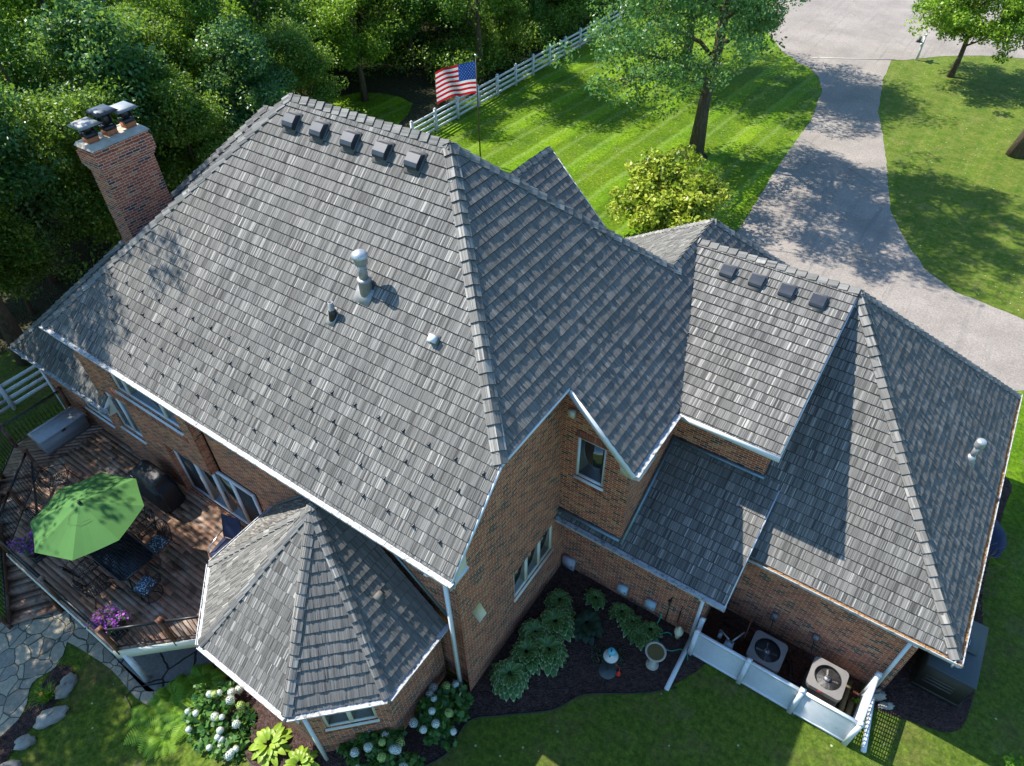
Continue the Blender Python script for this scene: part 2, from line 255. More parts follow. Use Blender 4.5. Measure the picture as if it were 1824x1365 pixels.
# ------------------------------------------------------------------ mesh helpers
ORG={}
class MB:
    def __init__(s): s.v=[];s.f=[];s.m=[];s.t=[];s.uv=[]
    def face(s,pts,m=0,t=.5,uv=None):
        i=len(s.v); s.v+= [tuple(p) for p in pts]; s.f.append(tuple(range(i,i+len(pts)))); s.m.append(m); s.t.append(t); s.uv.append(uv)
    def raw(s,vs,fs,m=0,t=.5):
        i=len(s.v); s.v+=[tuple(p) for p in vs]
        for f in fs: s.f.append(tuple(i+k for k in f)); s.m.append(m); s.t.append(t); s.uv.append(None)
    def box(s,c,d,m=0,t=.5,rz=0,ax=None):
        c=Vector(c); hx,hy,hz=d[0]/2,d[1]/2,d[2]/2
        X,Y,Z=(Vector((math.cos(rz),math.sin(rz),0)),Vector((-math.sin(rz),math.cos(rz),0)),Vector((0,0,1))) if ax is None else [Vector(a) for a in ax]
        P=[c+X*a*hx+Y*b*hy+Z*e*hz for e in(-1,1) for a,b in((-1,-1),(1,-1),(1,1),(-1,1))]
        s.raw(P,[(3,2,1,0),(4,5,6,7),(0,1,5,4),(1,2,6,5),(2,3,7,6),(3,0,4,7)],m,t)
    def bar(s,a,b,w,h,m=0,t=.5,upv=(0,0,1)):
        a=Vector(a);b=Vector(b);X=(b-a);L=X.length
        if L<1e-6:return
        X/=L; U=Vector(upv); Y=U.cross(X)
        if Y.length<1e-4: Y=Vector((0,1,0)).cross(X)
        Y.normalize(); Z=X.cross(Y); s.box((a+b)/2,(L,w,h),m,t,ax=(X,Y,Z))
    def tube(s,path,r,n=8,m=0,t=.5,cap=True):
        path=[Vector(p) for p in path]; rs=r if isinstance(r,(list,tuple)) else [r]*len(path)
        rings=[]; ref=None
        for i,p in enumerate(path):
            d=(path[min(i+1,len(path)-1)]-path[max(i-1,0)]); d.normalize()
            if ref is None: ref=Vector((1,0,0)) if abs(d.x)<.8 else Vector((0,1,0))
            a=d.cross(ref); 
            if a.length<1e-3: a=d.cross(Vector((0,0,1)))
            a.normalize(); b=d.cross(a); ref=-b.cross(d) if False else ref
            rings.append([p+(a*math.cos(2*math.pi*k/n)+b*math.sin(2*math.pi*k/n))*rs[i] for k in range(n)])
        V=[q for rg in rings for q in rg]; F=[]
        for i in range(len(rings)-1):
            for k in range(n): F.append((i*n+k,i*n+(k+1)%n,(i+1)*n+(k+1)%n,(i+1)*n+k))
        if cap: F.append(tuple(range(n))[::-1]); F.append(tuple((len(rings)-1)*n+k for k in range(n)))
        s.raw(V,F,m,t)
    def lathe(s,prof,c,n=16,m=0,t=.5,ax=(0,0,1)):
        A=Vector(ax).normalized(); U=A.cross(Vector((1,0,0))) if abs(A.x)<.8 else A.cross(Vector((0,1,0))); U.normalize(); V2=A.cross(U); c=Vector(c)
        V=[c+A*z+(U*math.cos(2*math.pi*k/n)+V2*math.sin(2*math.pi*k/n))*r for r,z in prof for k in range(n)]; F=[]
        for i in range(len(prof)-1):
            for k in range(n): F.append((i*n+k,i*n+(k+1)%n,(i+1)*n+(k+1)%n,(i+1)*n+k))
        if prof[0][0]>1e-4: F.append(tuple(range(n))[::-1])
        if prof[-1][0]>1e-4: F.append(tuple((len(prof)-1)*n+k for k in range(n)))
        s.raw(V,F,m,t)
    def prism(s,poly,z0,z1,m=0,t=.5):
        n=len(poly); V=[(x,y,z0) for x,y in poly]+[(x,y,z1) for x,y in poly]
        s.raw(V,[tuple(range(n))[::-1],tuple(range(n,2*n))]+[(i,(i+1)%n,n+(i+1)%n,n+i) for i in range(n)],m,t)
    def build(s,name,mats,parent=None,smooth=False,loc=None):
        me=bpy.data.meshes.new(name); o=bpy.data.objects.new(name,me); S.collection.objects.link(o)
        og=Vector(loc) if loc is not None else (ORG[parent.name] if parent is not None else Vector((0,0,0)))
        V=np.array(s.v,dtype=np.float64).reshape(-1,3)-np.array(og)
        nf=len(s.f); sizes=np.array([len(f) for f in s.f],dtype=np.int32); starts=np.concatenate([[0],np.cumsum(sizes)[:-1]]).astype(np.int32)
        loops=np.fromiter((i for f in s.f for i in f),dtype=np.int32)
        fill(me,V,loops,sizes,starts,np.array(s.m,dtype=np.int32),np.array(s.t,dtype=np.float32),smooth)
        if any(u is not None for u in s.uv):
            ul=me.uv_layers.new(name='UVMap'); arr=np.zeros((len(loops),2),dtype=np.float32)
            for st,u in zip(starts,s.uv):
                if u is not None: arr[st:st+len(u)]=u
            ul.data.foreach_set('uv',arr.ravel())
        for m in (mats if isinstance(mats,(list,tuple)) else [mats]): me.materials.append(m)
        if parent is not None: o.parent=parent
        elif loc is not None: o.location=loc
        ORG[o.name]=og; return o
def fill(me,V,loops,sizes,starts,mi,tone,smooth=False):
    me.vertices.add(len(V)); me.vertices.foreach_set('co',np.asarray(V,dtype=np.float32).ravel())
    me.loops.add(len(loops)); me.loops.foreach_set('vertex_index',loops)
    me.polygons.add(len(sizes)); me.polygons.foreach_set('loop_start',starts); me.polygons.foreach_set('loop_total',sizes)
    me.polygons.foreach_set('material_index',mi)
    if smooth: me.polygons.foreach_set('use_smooth',np.ones(len(sizes),dtype=bool))
    a=me.attributes.new('tone','FLOAT','FACE'); a.data.foreach_set('value',tone)
    me.update(calc_edges=True)
def tag(o,label,cat,group=None):
    o['label']=label; o['category']=cat
    if group: o['group']=group
    return o
def thing(name,label,cat,loc=(0,0,0),group=None):
    o=bpy.data.objects.new(name,None); S.collection.objects.link(o); o.location=loc; ORG[o.name]=Vector(loc); o.empty_display_size=.2
    return tag(o,label,cat,group)
def struct(o,kind='structure'): o['kind']=kind; return o
def tree_copy(root,loc,rz=0,sc=1,label=None):
    def cp(o,par):
        c=o.copy(); S.collection.objects.link(c)
        if par is not None: c.parent=par
        for ch in [x for x in KIDS.get(o.name,[])]: cp(ch,c)
        return c
    r=cp(root,None); r.location=loc; r.rotation_euler=(0,0,rz); r.scale=(sc,sc,sc) if not isinstance(sc,(tuple,list)) else sc
    if label: r['label']=label
    return r
KIDS={}
def reg(root):
    for o in bpy.data.objects:
        if o.parent is not None and (o.parent==root or o.parent.parent==root): KIDS.setdefault(o.parent.name,[])
    def walk(r):
        ks=[o for o in bpy.data.objects if o.parent==r]; KIDS[r.name]=ks
        for k in ks: walk(k)
    walk(root)
def clip(poly,edges):
    # Sutherland-Hodgman against the half planes a*x+b*y<=c
    for a,b,c in edges:
        out=[]; n=len(poly)
        for i in range(n):
            p,q=poly[i],poly[(i+1)%n]; dp=a*p[0]+b*p[1]-c; dq=a*q[0]+b*q[1]-c
            if dp<=0: out.append(p)
            if (dp<0<dq) or (dq<0<dp):
                t=dp/(dp-dq); out.append((p[0]+(q[0]-p[0])*t,p[1]+(q[1]-p[1])*t))
        poly=out
        if len(poly)<3: return []
    return poly
def halfplanes(P):
    A=sum(P[i][0]*P[(i+1)%len(P)][1]-P[(i+1)%len(P)][0]*P[i][1] for i in range(len(P)))
    if A<0: P=P[::-1]
    E=[]
    for i in range(len(P)):
        p,q=P[i],P[(i+1)%len(P)]; a,b=(q[1]-p[1]),-(q[0]-p[0]); L=math.hypot(a,b)
        if L<1e-9: continue
        E.append((a/L,b/L,(a*p[0]+b*p[1])/L))
    return E
EXPO=.232
def tiles(mb,poly3,coarse=False,thick=.0255,cw=(.008,.028)):
    P=[Vector(p) for p in poly3]; n=Vector((0,0,0))
    for i in range(1,len(P)-1): n+=(P[i]-P[0]).cross(P[i+1]-P[0])
    n.normalize()
    if n.z<0: n=-n
    u=Vector((0,0,1)).cross(n); u.normalize(); v=n.cross(u); o=P[0]; sl=v.z; calm=.45 if n.x>.45 else 1; walk=0  # calm: tone stripes partly paint grain-relief shading, so east-facing slopes get less
    v0=o.z/sl; P2=[((p-o).dot(u),(p-o).dot(v)+v0) for p in P]; E=halfplanes(P2)
    u0,u1=min(p[0] for p in P2),max(p[0] for p in P2); a0,a1=min(p[1] for p in P2),max(p[1] for p in P2)
    V0=v0
    def W(q,h): return o+u*q[0]+v*(q[1]-V0)+n*h
    j=math.floor(a0/EXPO+1e-6)
    while j*EXPO<a1:
        vb=j*EXPO; vt=vb+EXPO; x=u0-random.random()*.3; tone=.5
        tilew=0; xt=x; crs=random.uniform(-.02,.02)
        while x<u1:
            if x>=xt:
                if x>u0 and not coarse:   # dark joint between two tiles
                    r=clip([(x,vb),(x+.006,vb),(x+.006,vt),(x,vt)],E)
                    if r: mb.face([W(q,.003) for q in r],0,0.0)
                    x+=.006
                xt=x+random.choice((.13,.16,.2,.24,.28,.3)); base=random.choice((.44,.47,.5,.5,.52,.55)); amp=random.choice((.10,.16,.24,.32)); ttk=thick*random.uniform(.88,1.15); tilt=random.uniform(0,.003)
            w=random.uniform(*cw) if not coarse else .22
            w=min(w,xt-x) if xt-x>.004 else .004
            walk=.72*walk+random.gauss(0,.17); tone=min(1,max(.05,.5+(base+crs-.5+random.gauss(0,amp*.62)+random.choice((0,0,0,0,0,.28,-.22,-.38)))*calm)); th=ttk*max(.45,min(1.45,1+walk*(1 if calm<1 else .35))) if not coarse else ttk
            r=clip([(x,vb),(x+w,vb),(x+w,vt+.004),(x,vt+.004)],E)
            if r:
                mb.face([W(q,.004+th*(1-(q[1]-vb)/EXPO)+tilt) for q in r],0,tone)
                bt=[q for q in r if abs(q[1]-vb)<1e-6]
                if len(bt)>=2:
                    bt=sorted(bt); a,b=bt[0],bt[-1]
                    mb.face([W((a[0],vb-.017),.001),W((b[0],vb-.017),.001),W(b,.004+th+tilt),W(a,.004+th+tilt)],0,.0)  # butt face coloured near black, painting the shadow line under each course
            x+=w
        j+=1
    # solid under-sheet and edge trim
    mb.face([p-n*.004 for p in P],0,.1)
    mb.face([p-n*.13 for p in P][::-1],1,.5)
    for i in range(len(P)):
        a,b=P[i],P[(i+1)%len(P)]; mb.face([a-n*.13,b-n*.13,b-n*.004,a-n*.004],0,.15)
def caps(mb,a,b,dl,dr,half=.165,ex=.235,thick=.034):
    """overlapping cap tiles from a (low end) to b (high end); dl/dr = in-plane directions leaving the line"""
    a=Vector(a);b=Vector(b);D=b-a;L=D.length;D/=L; dl=Vector(dl).normalized(); dr=Vector(dr).normalized(); N=-(dl+dr); N=(N-D*N.dot(D)).normalized(); 
    if N.z<0: N=-N
    k=int(L/ex)+1; 
    for i in range(k):
        s0=i*ex; s1=min(s0+ex+.03,L+.02)
        if s0>=L: break
        h=thick*random.uniform(.9,1.4)+.022; jit=random.uniform(-.008,.008)
        for d in (dl,dr):
            nn=6; cols=[0]+sorted(random.uniform(.1,.9) for _ in range(nn-1))+[1]; base=random.choice((.55,.62,.68,.74))
            for c in range(nn):
                x0,x1=cols[c]*half,cols[c+1]*half; t=min(1,max(.1,base+random.gauss(0,.12)))
                p=lambda s,x,hh: a+D*s+d*x+N*hh
                mb.face([p(s0+jit,x0,h),p(s0+jit,x1,h*.9),p(s1,x1,.02),p(s1,x0,.024)],0,t)
                mb.face([p(s0+jit-.004,x0,.012),p(s0+jit-.004,x1,-.002),p(s0+jit,x1,h*.9),p(s0+jit,x0,h)],0,.05)  # cap butt darkened likewise, a painted shadow line below each cap
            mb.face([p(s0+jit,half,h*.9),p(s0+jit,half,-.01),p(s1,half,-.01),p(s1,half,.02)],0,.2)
def wall(mb,o,d,poly,holes=(),m=0,depth=.11,inward=None,reveal=True):
    """brick wall; poly = convex outline in (s,z); holes = (s0,s1,z0,z1)"""
    o=Vector(o); d=Vector(d).normalized(); E=halfplanes(poly); inw=Vector(inward) if inward is not None else Vector((-d.y,d.x,0))
    xs=sorted({min(p[0] for p in poly),max(p[0] for p in poly),*[h[0] for h in holes],*[h[1] for h in holes]})
    zs=sorted({min(p[1] for p in poly),max(p[1] for p in poly),*[h[2] for h in holes],*[h[3] for h in holes]})
    off=(o.x*1.7+o.y*2.3)%7
    for i in range(len(xs)-1):
        for j in range(len(zs)-1):
            cx,cz=(xs[i]+xs[i+1])/2,(zs[j]+zs[j+1])/2
            if any(h[0]<cx<h[1] and h[2]<cz<h[3] for h in holes): continue
            r=clip([(xs[i],zs[j]),(xs[i+1],zs[j]),(xs[i+1],zs[j+1]),(xs[i],zs[j+1])],E)
            if r: mb.face([Vector((o.x+d.x*q[0],o.y+d.y*q[0],q[1])) for q in r],m,.5,[(q[0]+off+20,q[1]+20) for q in r])
    if reveal:
        for a,b,z0,z1 in holes:
            c=[(a,z0),(b,z0),(b,z1),(a,z1)]
            for k in range(4):
                p,q=c[k],c[(k+1)%4]
                if (k==1 and b>max(t[0] for t in poly)) or (k==3 and a<min(t[0] for t in poly)): continue
                P=[Vector((o.x+d.x*s_,o.y+d.y*s_,z_)) for s_,z_ in (p,q)]
                L=(P[1]-P[0]).length
                if k in (0,2): uvs=[(0,20),(L,20),(L,20+depth),(0,20+depth)]
                else: uvs=[(20,p[1]+20),(20,q[1]+20),(20+depth,q[1]+20),(20+depth,p[1]+20)]
                mb.face([P[0],P[1],P[1]+inw*depth,P[0]+inw*depth],m,.5,uvs)
def window(parent,o,d,s0,s1,z0,z1,splits=(),inw=None,depth=.06,fm=None,pane='glass',fw_=.055,name='window',label=None,sill=True,screens=()):
    """frame, panes, sill; o,d as in wall()"""
    o=Vector(o); d=Vector(d).normalized(); inw=Vector(inw) if inw is not None else Vector((-d.y,d.x,0)); fm=fm or M['white']
    P=lambda s_,z_,k: Vector((o.x+d.x*s_,o.y+d.y*s_,z_))+inw*k
    f=MB(); k=depth
    def fb(a,b,c,e,th=.07): # rectangle a..b , c..e
        f.box((P((a+b)/2,(c+e)/2,k)),(b-a,th,e-c),0,.5,ax=(d,inw,(0,0,1)))
    fb(s0,s0+fw_,z0,z1); fb(s1-fw_,s1,z0,z1); fb(s0+fw_,s1-fw_,z0,z0+fw_); fb(s0+fw_,s1-fw_,z1-fw_,z1)
    for x in splits: fb(x-fw_*.8,x+fw_*.8,z0+fw_,z1-fw_,.075)
    fo=f.build(name,fm,parent)
    if label: fo['label']=label
    xs=[s0+fw_]+[x for x in splits]+[s1-fw_]
    for i in range(len(xs)-1):
        p=MB(); a,b=xs[i]+(.0 if i==0 else fw_*.8),xs[i+1]-(.0 if i==len(xs)-2 else fw_*.8)
        p.box(P((a+b)/2,(z0+z1)/2,k+.012),(b-a,.01,z1-z0-2*fw_),0,.5,ax=(d,inw,(0,0,1)))
        p.build('pane',M['screen'] if i in screens else M[pane],fo)
    if sill:
        p=MB(); p.box(P((s0+s1)/2,z0-.03,.01),(s1-s0+.06,.11,.05),0,.5,ax=(d,inw,(0,0,1))); p.build('sill',fm,fo)
    return fo
# ================================================================== GROUND
def sm(t): t=max(0,min(1,t)); return t*t*(3-2*t)
def gz(x,y): return -1.2*sm((-7-x)/5)*sm((17-y)/11)
def sheet(name,poly,mat,dz,label=None,step=.5,edge_j=0):
    """a sheet draped over the ground, outline poly"""
    xs=[p[0] for p in poly]; ys=[p[1] for p in poly]; mb=MB(); x0=math.floor(min(xs)/step)*step
    import bmesh
    bm=bmesh.new(); vs=[bm.verts.new((x,y,0)) for x,y in poly]; bm.faces.new(vs)
    x=x0
    while x<max(xs):
        bmesh.ops.bisect_plane(bm,geom=bm.verts[:]+bm.edges[:]+bm.faces[:],plane_co=(x,0,0),plane_no=(1,0,0)); x+=step
    y=math.floor(min(ys)/step)*step
    while y<max(ys):
        bmesh.ops.bisect_plane(bm,geom=bm.verts[:]+bm.edges[:]+bm.faces[:],plane_co=(0,y,0),plane_no=(0,1,0)); y+=step
    bmesh.ops.triangulate(bm,faces=[f for f in bm.faces if len(f.verts)>4])
    for v in bm.verts: v.co.z=gz(v.co.x,v.co.y)+dz
    bmesh.ops.recalc_face_normals(bm,faces=bm.faces[:])
    for f in bm.faces:
        if f.normal.z<0: f.normal_flip()
    me=bpy.data.meshes.new(name); bm.to_mesh(me); bm.free(); me.materials.append(mat); a=me.attributes.new('tone','FLOAT','FACE')
    o=bpy.data.objects.new(name,me); S.collection.objects.link(o); return struct(o)
def smooth_poly(pts,n=6,closed=True):
    out=[]; N=len(pts)
    for i in range(N):
        p0,p1,p2,p3=[pts[(i+k)%N] for k in(-1,0,1,2)]
        for k in range(n):
            t=k/n; out.append(tuple(.5*((2*p1[c])+(-p0[c]+p2[c])*t+(2*p0[c]-5*p1[c]+4*p2[c]-p3[c])*t*t+(-p0[c]+3*p1[c]-3*p2[c]+p3[c])*t**3) for c in range(len(p1))))
    return out
def ground():
    gx=np.concatenate([[-400,-250,-160,-110,-80,-60,-45,-35],np.arange(-30,14.01,.5),[18,24,34,50,80,150,300]])
    gy=np.concatenate([[-200,-100,-50,-25,-12],np.arange(-8,22.01,.5),[26,32,40,50,60,80,120,200,400]])
    V=[(x,y,gz(x,y)) for y in gy for x in gx]; nx=len(gx); F=[(j*nx+i,j*nx+i+1,(j+1)*nx+i+1,(j+1)*nx+i) for j in range(len(gy)-1) for i in range(nx-1)]
    mb=MB(); mb.raw(V,F); struct(mb.build('lawn',M['lawn'],smooth=True))
ground()
drive=[(-6.6,55.2),(-6.2,50.5),(-5.2,45),(-3.9,41),(-3.1,38.1),(-2.0,34),(-.53,31.1),(.4,29.7),(1.68,28.7),(4.2,28.2),(14,28.2),(14,23.6),(4.7,23.9),(3.3,22.6),(3.3,19.0),(-5.5,19.0),(-6.9,22),(-7.1,26),(-7.3,29.3),(-7.84,35.9),(-8.1,41.8),(-8.9,46.7),(-9.7,48.6),(-10.8,50),(-11.6,50.4),(-12.6,51.6),(-11.5,54.2),(-10,56)]
def rough_edge(P,st=.6,amp=.05):
    out=[]
    for i in range(len(P)):
        a,b=P[i],P[(i+1)%len(P)]; L=math.hypot(b[0]-a[0],b[1]-a[1]); n=max(1,int(L/st))
        for k in range(n): out.append((a[0]+(b[0]-a[0])*k/n+random.uniform(-amp,amp),a[1]+(b[1]-a[1])*k/n+random.uniform(-amp,amp)))
    return out
sheet('driveway',rough_edge(drive,.35,.035),M['asphalt'],.012,step=4)
street=smooth_poly([(-10,54.2),(-12.2,51.2),(-14.5,54),(-17.5,59),(-21,68),(-20,80),(-10,92),(8,94),(22,86),(40,78),(60,72),(60,60),(30,58),(10,59.5),(.7,58.9),(-3.2,57.1),(-5.2,55.2),(-6.41,54.25)],4)
sheet('street',street,M['asphalt'],.016,step=6)
mb=MB(); mb.bar((-11.4,51.6,.03),(-6.35,54.25,.03),.09,.02); struct(mb.build('drive_joint',M['curb']))
sheet('woodland_floor',smooth_poly([(-27.2,27.5),(-26.6,34),(-26.4,48),(-27,58),(-40,75),(-90,80),(-120,30),(-60,5),(-33,-2),(-29,4),(-29.5,12),(-30,20),(-34,26),(-33,31),(-29,31.5)],3),M['forest'],.01,step=4)
# ================================================================== HOUSE
H=thing('brick_house','large red brick two storey house under grey shake hip roofs with chimney and octagonal bay','house',(-5,8,0))
TR=M['white']
z0,y0,x2=6.02,4.63,-4.63; yr,zr=9.77,11.16; xA,xB=-12.52,-8.17; xG=-17.66
yE,zE,yF=6.23,7.62,8.53
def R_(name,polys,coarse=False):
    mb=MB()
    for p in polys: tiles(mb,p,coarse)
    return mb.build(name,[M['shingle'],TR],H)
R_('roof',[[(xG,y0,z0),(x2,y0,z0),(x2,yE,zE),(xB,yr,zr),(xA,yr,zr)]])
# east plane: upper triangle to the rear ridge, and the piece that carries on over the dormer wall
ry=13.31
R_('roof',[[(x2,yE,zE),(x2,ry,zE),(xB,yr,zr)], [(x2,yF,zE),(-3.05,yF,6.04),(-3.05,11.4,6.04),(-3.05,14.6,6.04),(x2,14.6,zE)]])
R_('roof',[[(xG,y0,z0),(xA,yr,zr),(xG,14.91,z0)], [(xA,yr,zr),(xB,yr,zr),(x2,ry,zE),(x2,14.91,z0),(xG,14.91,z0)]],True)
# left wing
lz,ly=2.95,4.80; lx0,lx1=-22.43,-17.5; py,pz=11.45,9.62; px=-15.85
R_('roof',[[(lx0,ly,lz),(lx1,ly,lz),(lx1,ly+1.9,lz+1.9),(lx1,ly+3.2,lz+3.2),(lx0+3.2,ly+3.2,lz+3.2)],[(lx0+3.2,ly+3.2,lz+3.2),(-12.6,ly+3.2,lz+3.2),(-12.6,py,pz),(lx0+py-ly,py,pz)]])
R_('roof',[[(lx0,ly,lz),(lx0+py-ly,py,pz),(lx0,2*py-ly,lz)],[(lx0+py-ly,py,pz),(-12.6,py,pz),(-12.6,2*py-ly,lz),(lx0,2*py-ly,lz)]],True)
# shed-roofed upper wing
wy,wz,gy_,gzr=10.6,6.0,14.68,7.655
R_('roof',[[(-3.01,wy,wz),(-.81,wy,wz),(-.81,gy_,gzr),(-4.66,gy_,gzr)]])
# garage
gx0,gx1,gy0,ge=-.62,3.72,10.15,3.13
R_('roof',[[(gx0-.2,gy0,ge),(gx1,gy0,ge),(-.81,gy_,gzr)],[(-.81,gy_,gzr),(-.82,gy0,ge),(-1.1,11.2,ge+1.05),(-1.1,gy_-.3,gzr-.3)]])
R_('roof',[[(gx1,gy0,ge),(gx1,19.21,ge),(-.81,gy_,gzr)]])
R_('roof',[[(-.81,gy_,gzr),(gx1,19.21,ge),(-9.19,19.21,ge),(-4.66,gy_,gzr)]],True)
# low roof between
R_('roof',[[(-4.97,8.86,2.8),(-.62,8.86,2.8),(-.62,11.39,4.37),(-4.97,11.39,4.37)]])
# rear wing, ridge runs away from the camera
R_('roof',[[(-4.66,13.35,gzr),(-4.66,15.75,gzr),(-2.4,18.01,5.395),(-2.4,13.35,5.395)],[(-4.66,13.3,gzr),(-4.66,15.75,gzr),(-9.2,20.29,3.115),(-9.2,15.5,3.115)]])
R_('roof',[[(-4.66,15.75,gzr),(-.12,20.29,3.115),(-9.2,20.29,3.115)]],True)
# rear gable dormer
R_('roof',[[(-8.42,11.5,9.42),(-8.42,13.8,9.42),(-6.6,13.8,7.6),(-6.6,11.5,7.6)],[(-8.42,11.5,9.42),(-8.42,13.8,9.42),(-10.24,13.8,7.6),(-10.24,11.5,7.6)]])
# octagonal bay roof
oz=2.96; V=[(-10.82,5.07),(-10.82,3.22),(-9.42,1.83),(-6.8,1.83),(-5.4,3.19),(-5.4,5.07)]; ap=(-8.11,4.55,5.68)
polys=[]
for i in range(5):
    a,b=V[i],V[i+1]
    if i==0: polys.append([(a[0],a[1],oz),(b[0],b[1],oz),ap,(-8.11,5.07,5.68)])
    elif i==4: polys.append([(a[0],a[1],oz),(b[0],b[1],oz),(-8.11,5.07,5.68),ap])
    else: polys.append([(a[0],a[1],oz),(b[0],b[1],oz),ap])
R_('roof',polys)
# caps
cp=MB()
s2=.7071
fd=(0,-s2,-s2); ed=(s2,0,-s2); wd=(-s2,0,-s2); bd=(0,s2,-s2)
def perp(line,plane_down):
    D=(Vector(line[1])-Vector(line[0])).normalized(); d=Vector(plane_down); d=d-D*d.dot(D); return d.normalized()
def C(a,b,d1,d2,**k): 
    l=(a,b); caps(cp,a,b,perp(l,d1),perp(l,d2),**k)
C((xB,yr,zr+.01),(xA,yr,zr+.01),fd,bd)
C((x2,yE,zE),(xB,yr,zr),fd,ed); C((x2+.1,ry+.1,zE-.1),(xB,yr,zr),bd,ed)
C((xG,y0,z0),(xA,yr,zr),fd,wd)
C((lx0,ly,lz),(lx0+py-ly,py,pz),fd,wd); C((-12.6,py,pz),(lx0+py-ly,py,pz),fd,bd)
C((-.81,gy_,gzr+.01),(-4.6,gy_,gzr+.01),(0,-.927,-.375),bd)
C((gx1,gy0,ge),(-.81,gy_,gzr),fd,ed); C((gx1,19.21,ge),(-.81,gy_,gzr),bd,ed)
C((-4.66,13.3,gzr),(-4.66,15.75,gzr),wd,ed,half=.17); C((-.3,20.1,3.3),(-4.66,15.75,gzr),bd,ed); C((-9.2,20.29,3.12),(-4.66,15.75,gzr),bd,wd)
C((-8.42,11.5,9.42),(-8.42,13.8,9.42),wd,ed)
for i in range(1,5):
    a,b,c=V[i-1],V[i],V[(i+1)]; 
    m1=((a[0]+b[0])/2,(a[1]+b[1])/2,oz); m2=((c[0]+b[0])/2,(c[1]+b[1])/2,oz)
    if i==1: m1=(b[0],b[1]+.7,oz)
    if i==4: m2=(b[0],b[1]+.7,oz)
    C((b[0],b[1],oz),ap,Vector(m1)-Vector(ap),Vector(m2)-Vector(ap),half=.12)
C((-8.11,5.05,5.68),ap,(.8,0,-.6),(-.8,0,-.6),half=.12)
cp.build('ridge_cap',M['shingle'],H)
# ---- gutters
def gutter(pts,out,cover=True,deb=False,name='gutter',w=.115):
    """open K gutter along a polyline; out = outward unit vectors per segment"""
    g=MB()
    for (a,b),o in zip(zip(pts[:-1],pts[1:]),out):
        a=Vector(a)-Vector((0,0,.02)); b=Vector(b)-Vector((0,0,.02)); o=Vector(o); D=(b-a).normalized(); e=D*(w*.42 if len(pts)>2 else 0); a2,b2=a-e*0,b+e*0
        P=lambda s_,x,z: s_+o*x+Vector((0,0,z))
        prof=[(0,.0),(0,-.115),(w*.72,-.115),(w,-.03),(w,.012),(w-.018,.012),(w-.018,-.02)]
        for (x0_,z0_),(x1_,z1_) in zip(prof[:-1],prof[1:]): g.face([P(a,x0_,z0_),P(b,x0_,z0_),P(b,x1_,z1_),P(a,x1_,z1_)],0)
        g.face([P(a,x,z) for x,z in prof[:5]],0); g.face([P(b,x,z) for x,z in prof[:5]][::-1],0)
        zz=-.012 if cover else -.05
        n=max(2,int((b-a).length/.12))
        for i in range(n):
            p,q=a.lerp(b,i/n),a.lerp(b,(i+1)/n); h=random.uniform(-.006,.006)
            g.face([P(p,.0,zz+.015+h),P(q,.0,zz+.015+h),P(q,w-.016,zz+h),P(p,w-.016,zz+h)],1 if deb else 0,random.random())
        if deb:
            for i in range(int((b-a).length/.05)):
                p=a.lerp(b,i/((b-a).length/.05)); 
                if random.random()<.93:
                    q=P(p,random.uniform(.01,w*.75),zz+random.uniform(.008,.022)); r=random.uniform(.018,.04); an=random.random()*3; g.face([q+Vector((math.cos(an+k)*r,math.sin(an+k)*r,random.uniform(-.006,.01))) for k in (0,1.2,2.4,3.6,4.9)],1,random.random())
        g.bar(P(a,-.02,-.1),P(b,-.02,-.1),.03,.2,0)
    return g.build(name,[M['gutter'],M['debris']],H)
gutter([(xG-.05,y0,z0),(x2+.06,y0,z0)],[(0,-1,0)])
gutter([(lx0-.05,ly,lz),(lx1+.08,ly,lz)],[(0,-1,0)])
gutter([(gx0-.05,gy0,ge),(gx1+.12,gy0,ge)],[(0,-1,0)],False,True)
gutter([(gx1,gy0-.1,ge),(gx1,19.3,ge)],[(1,0,0)],False,True)
gutter([(-4.94,8.86,2.8),(-.58,8.86,2.8)],[(0,-1,0)])
gutter([(-3.05,yF-.02,6.04),(-3.05,10.55,6.04)],[(1,0,0)])
outs=[]
for i in range(5):
    a,b=Vector((*V[i],0)),Vector((*V[i+1],0)); d=(b-a).normalized(); o=Vector((d.y,-d.x,0)); 
    if o.dot((a+b)/2-Vector((ap[0],ap[1],0)))<0:o=-o
    outs.append(o)
gutter([(*V[0],oz),(*V[1],oz)],[outs[0]])
for i in range(1,5): gutter([(V[i][0]-0,V[i][1],oz),(*V[i+1],oz)],[outs[i]])
mb=MB(); mb.bar((-3.02,wy-.01,wz-.07),(-.78,wy-.01,wz-.07),.03,.15); mb.build('fascia',TR,H)
mb=MB()
def RB():
    global mb
    mb.build('rake_board',TR,H); mb=MB()
def rake(a,b,w=.16,th=.03,m=0): mb.bar(Vector(a)-Vector((0,0,w*.62)),Vector(b)-Vector((0,0,w*.62)),th,w,m)
rake((x2+.015,y0,z0),(x2+.015,yE,zE),.06); rake((x2+.015,yE,zE),(x2+.015,yF,zE),.06); RB(); rake((x2,yF-.015,zE),(-3.05,yF-.015,6.04),.15); RB()
rake((-8.42,13.81,9.42),(-6.6,13.81,7.6)); rake((-8.42,13.81,9.42),(-10.24,13.81,7.6)); RB(); rake((lx1+.015,ly,lz),(lx1+.015,ly+1.9,lz+1.9)); RB()
rake((-.61,8.86,2.8),(-.61,11.3,4.32),.12); RB(); rake((-.80,wy,wz),(-.80,gy_,gzr-.03),.1)
mb.build('rake_board',TR,H)
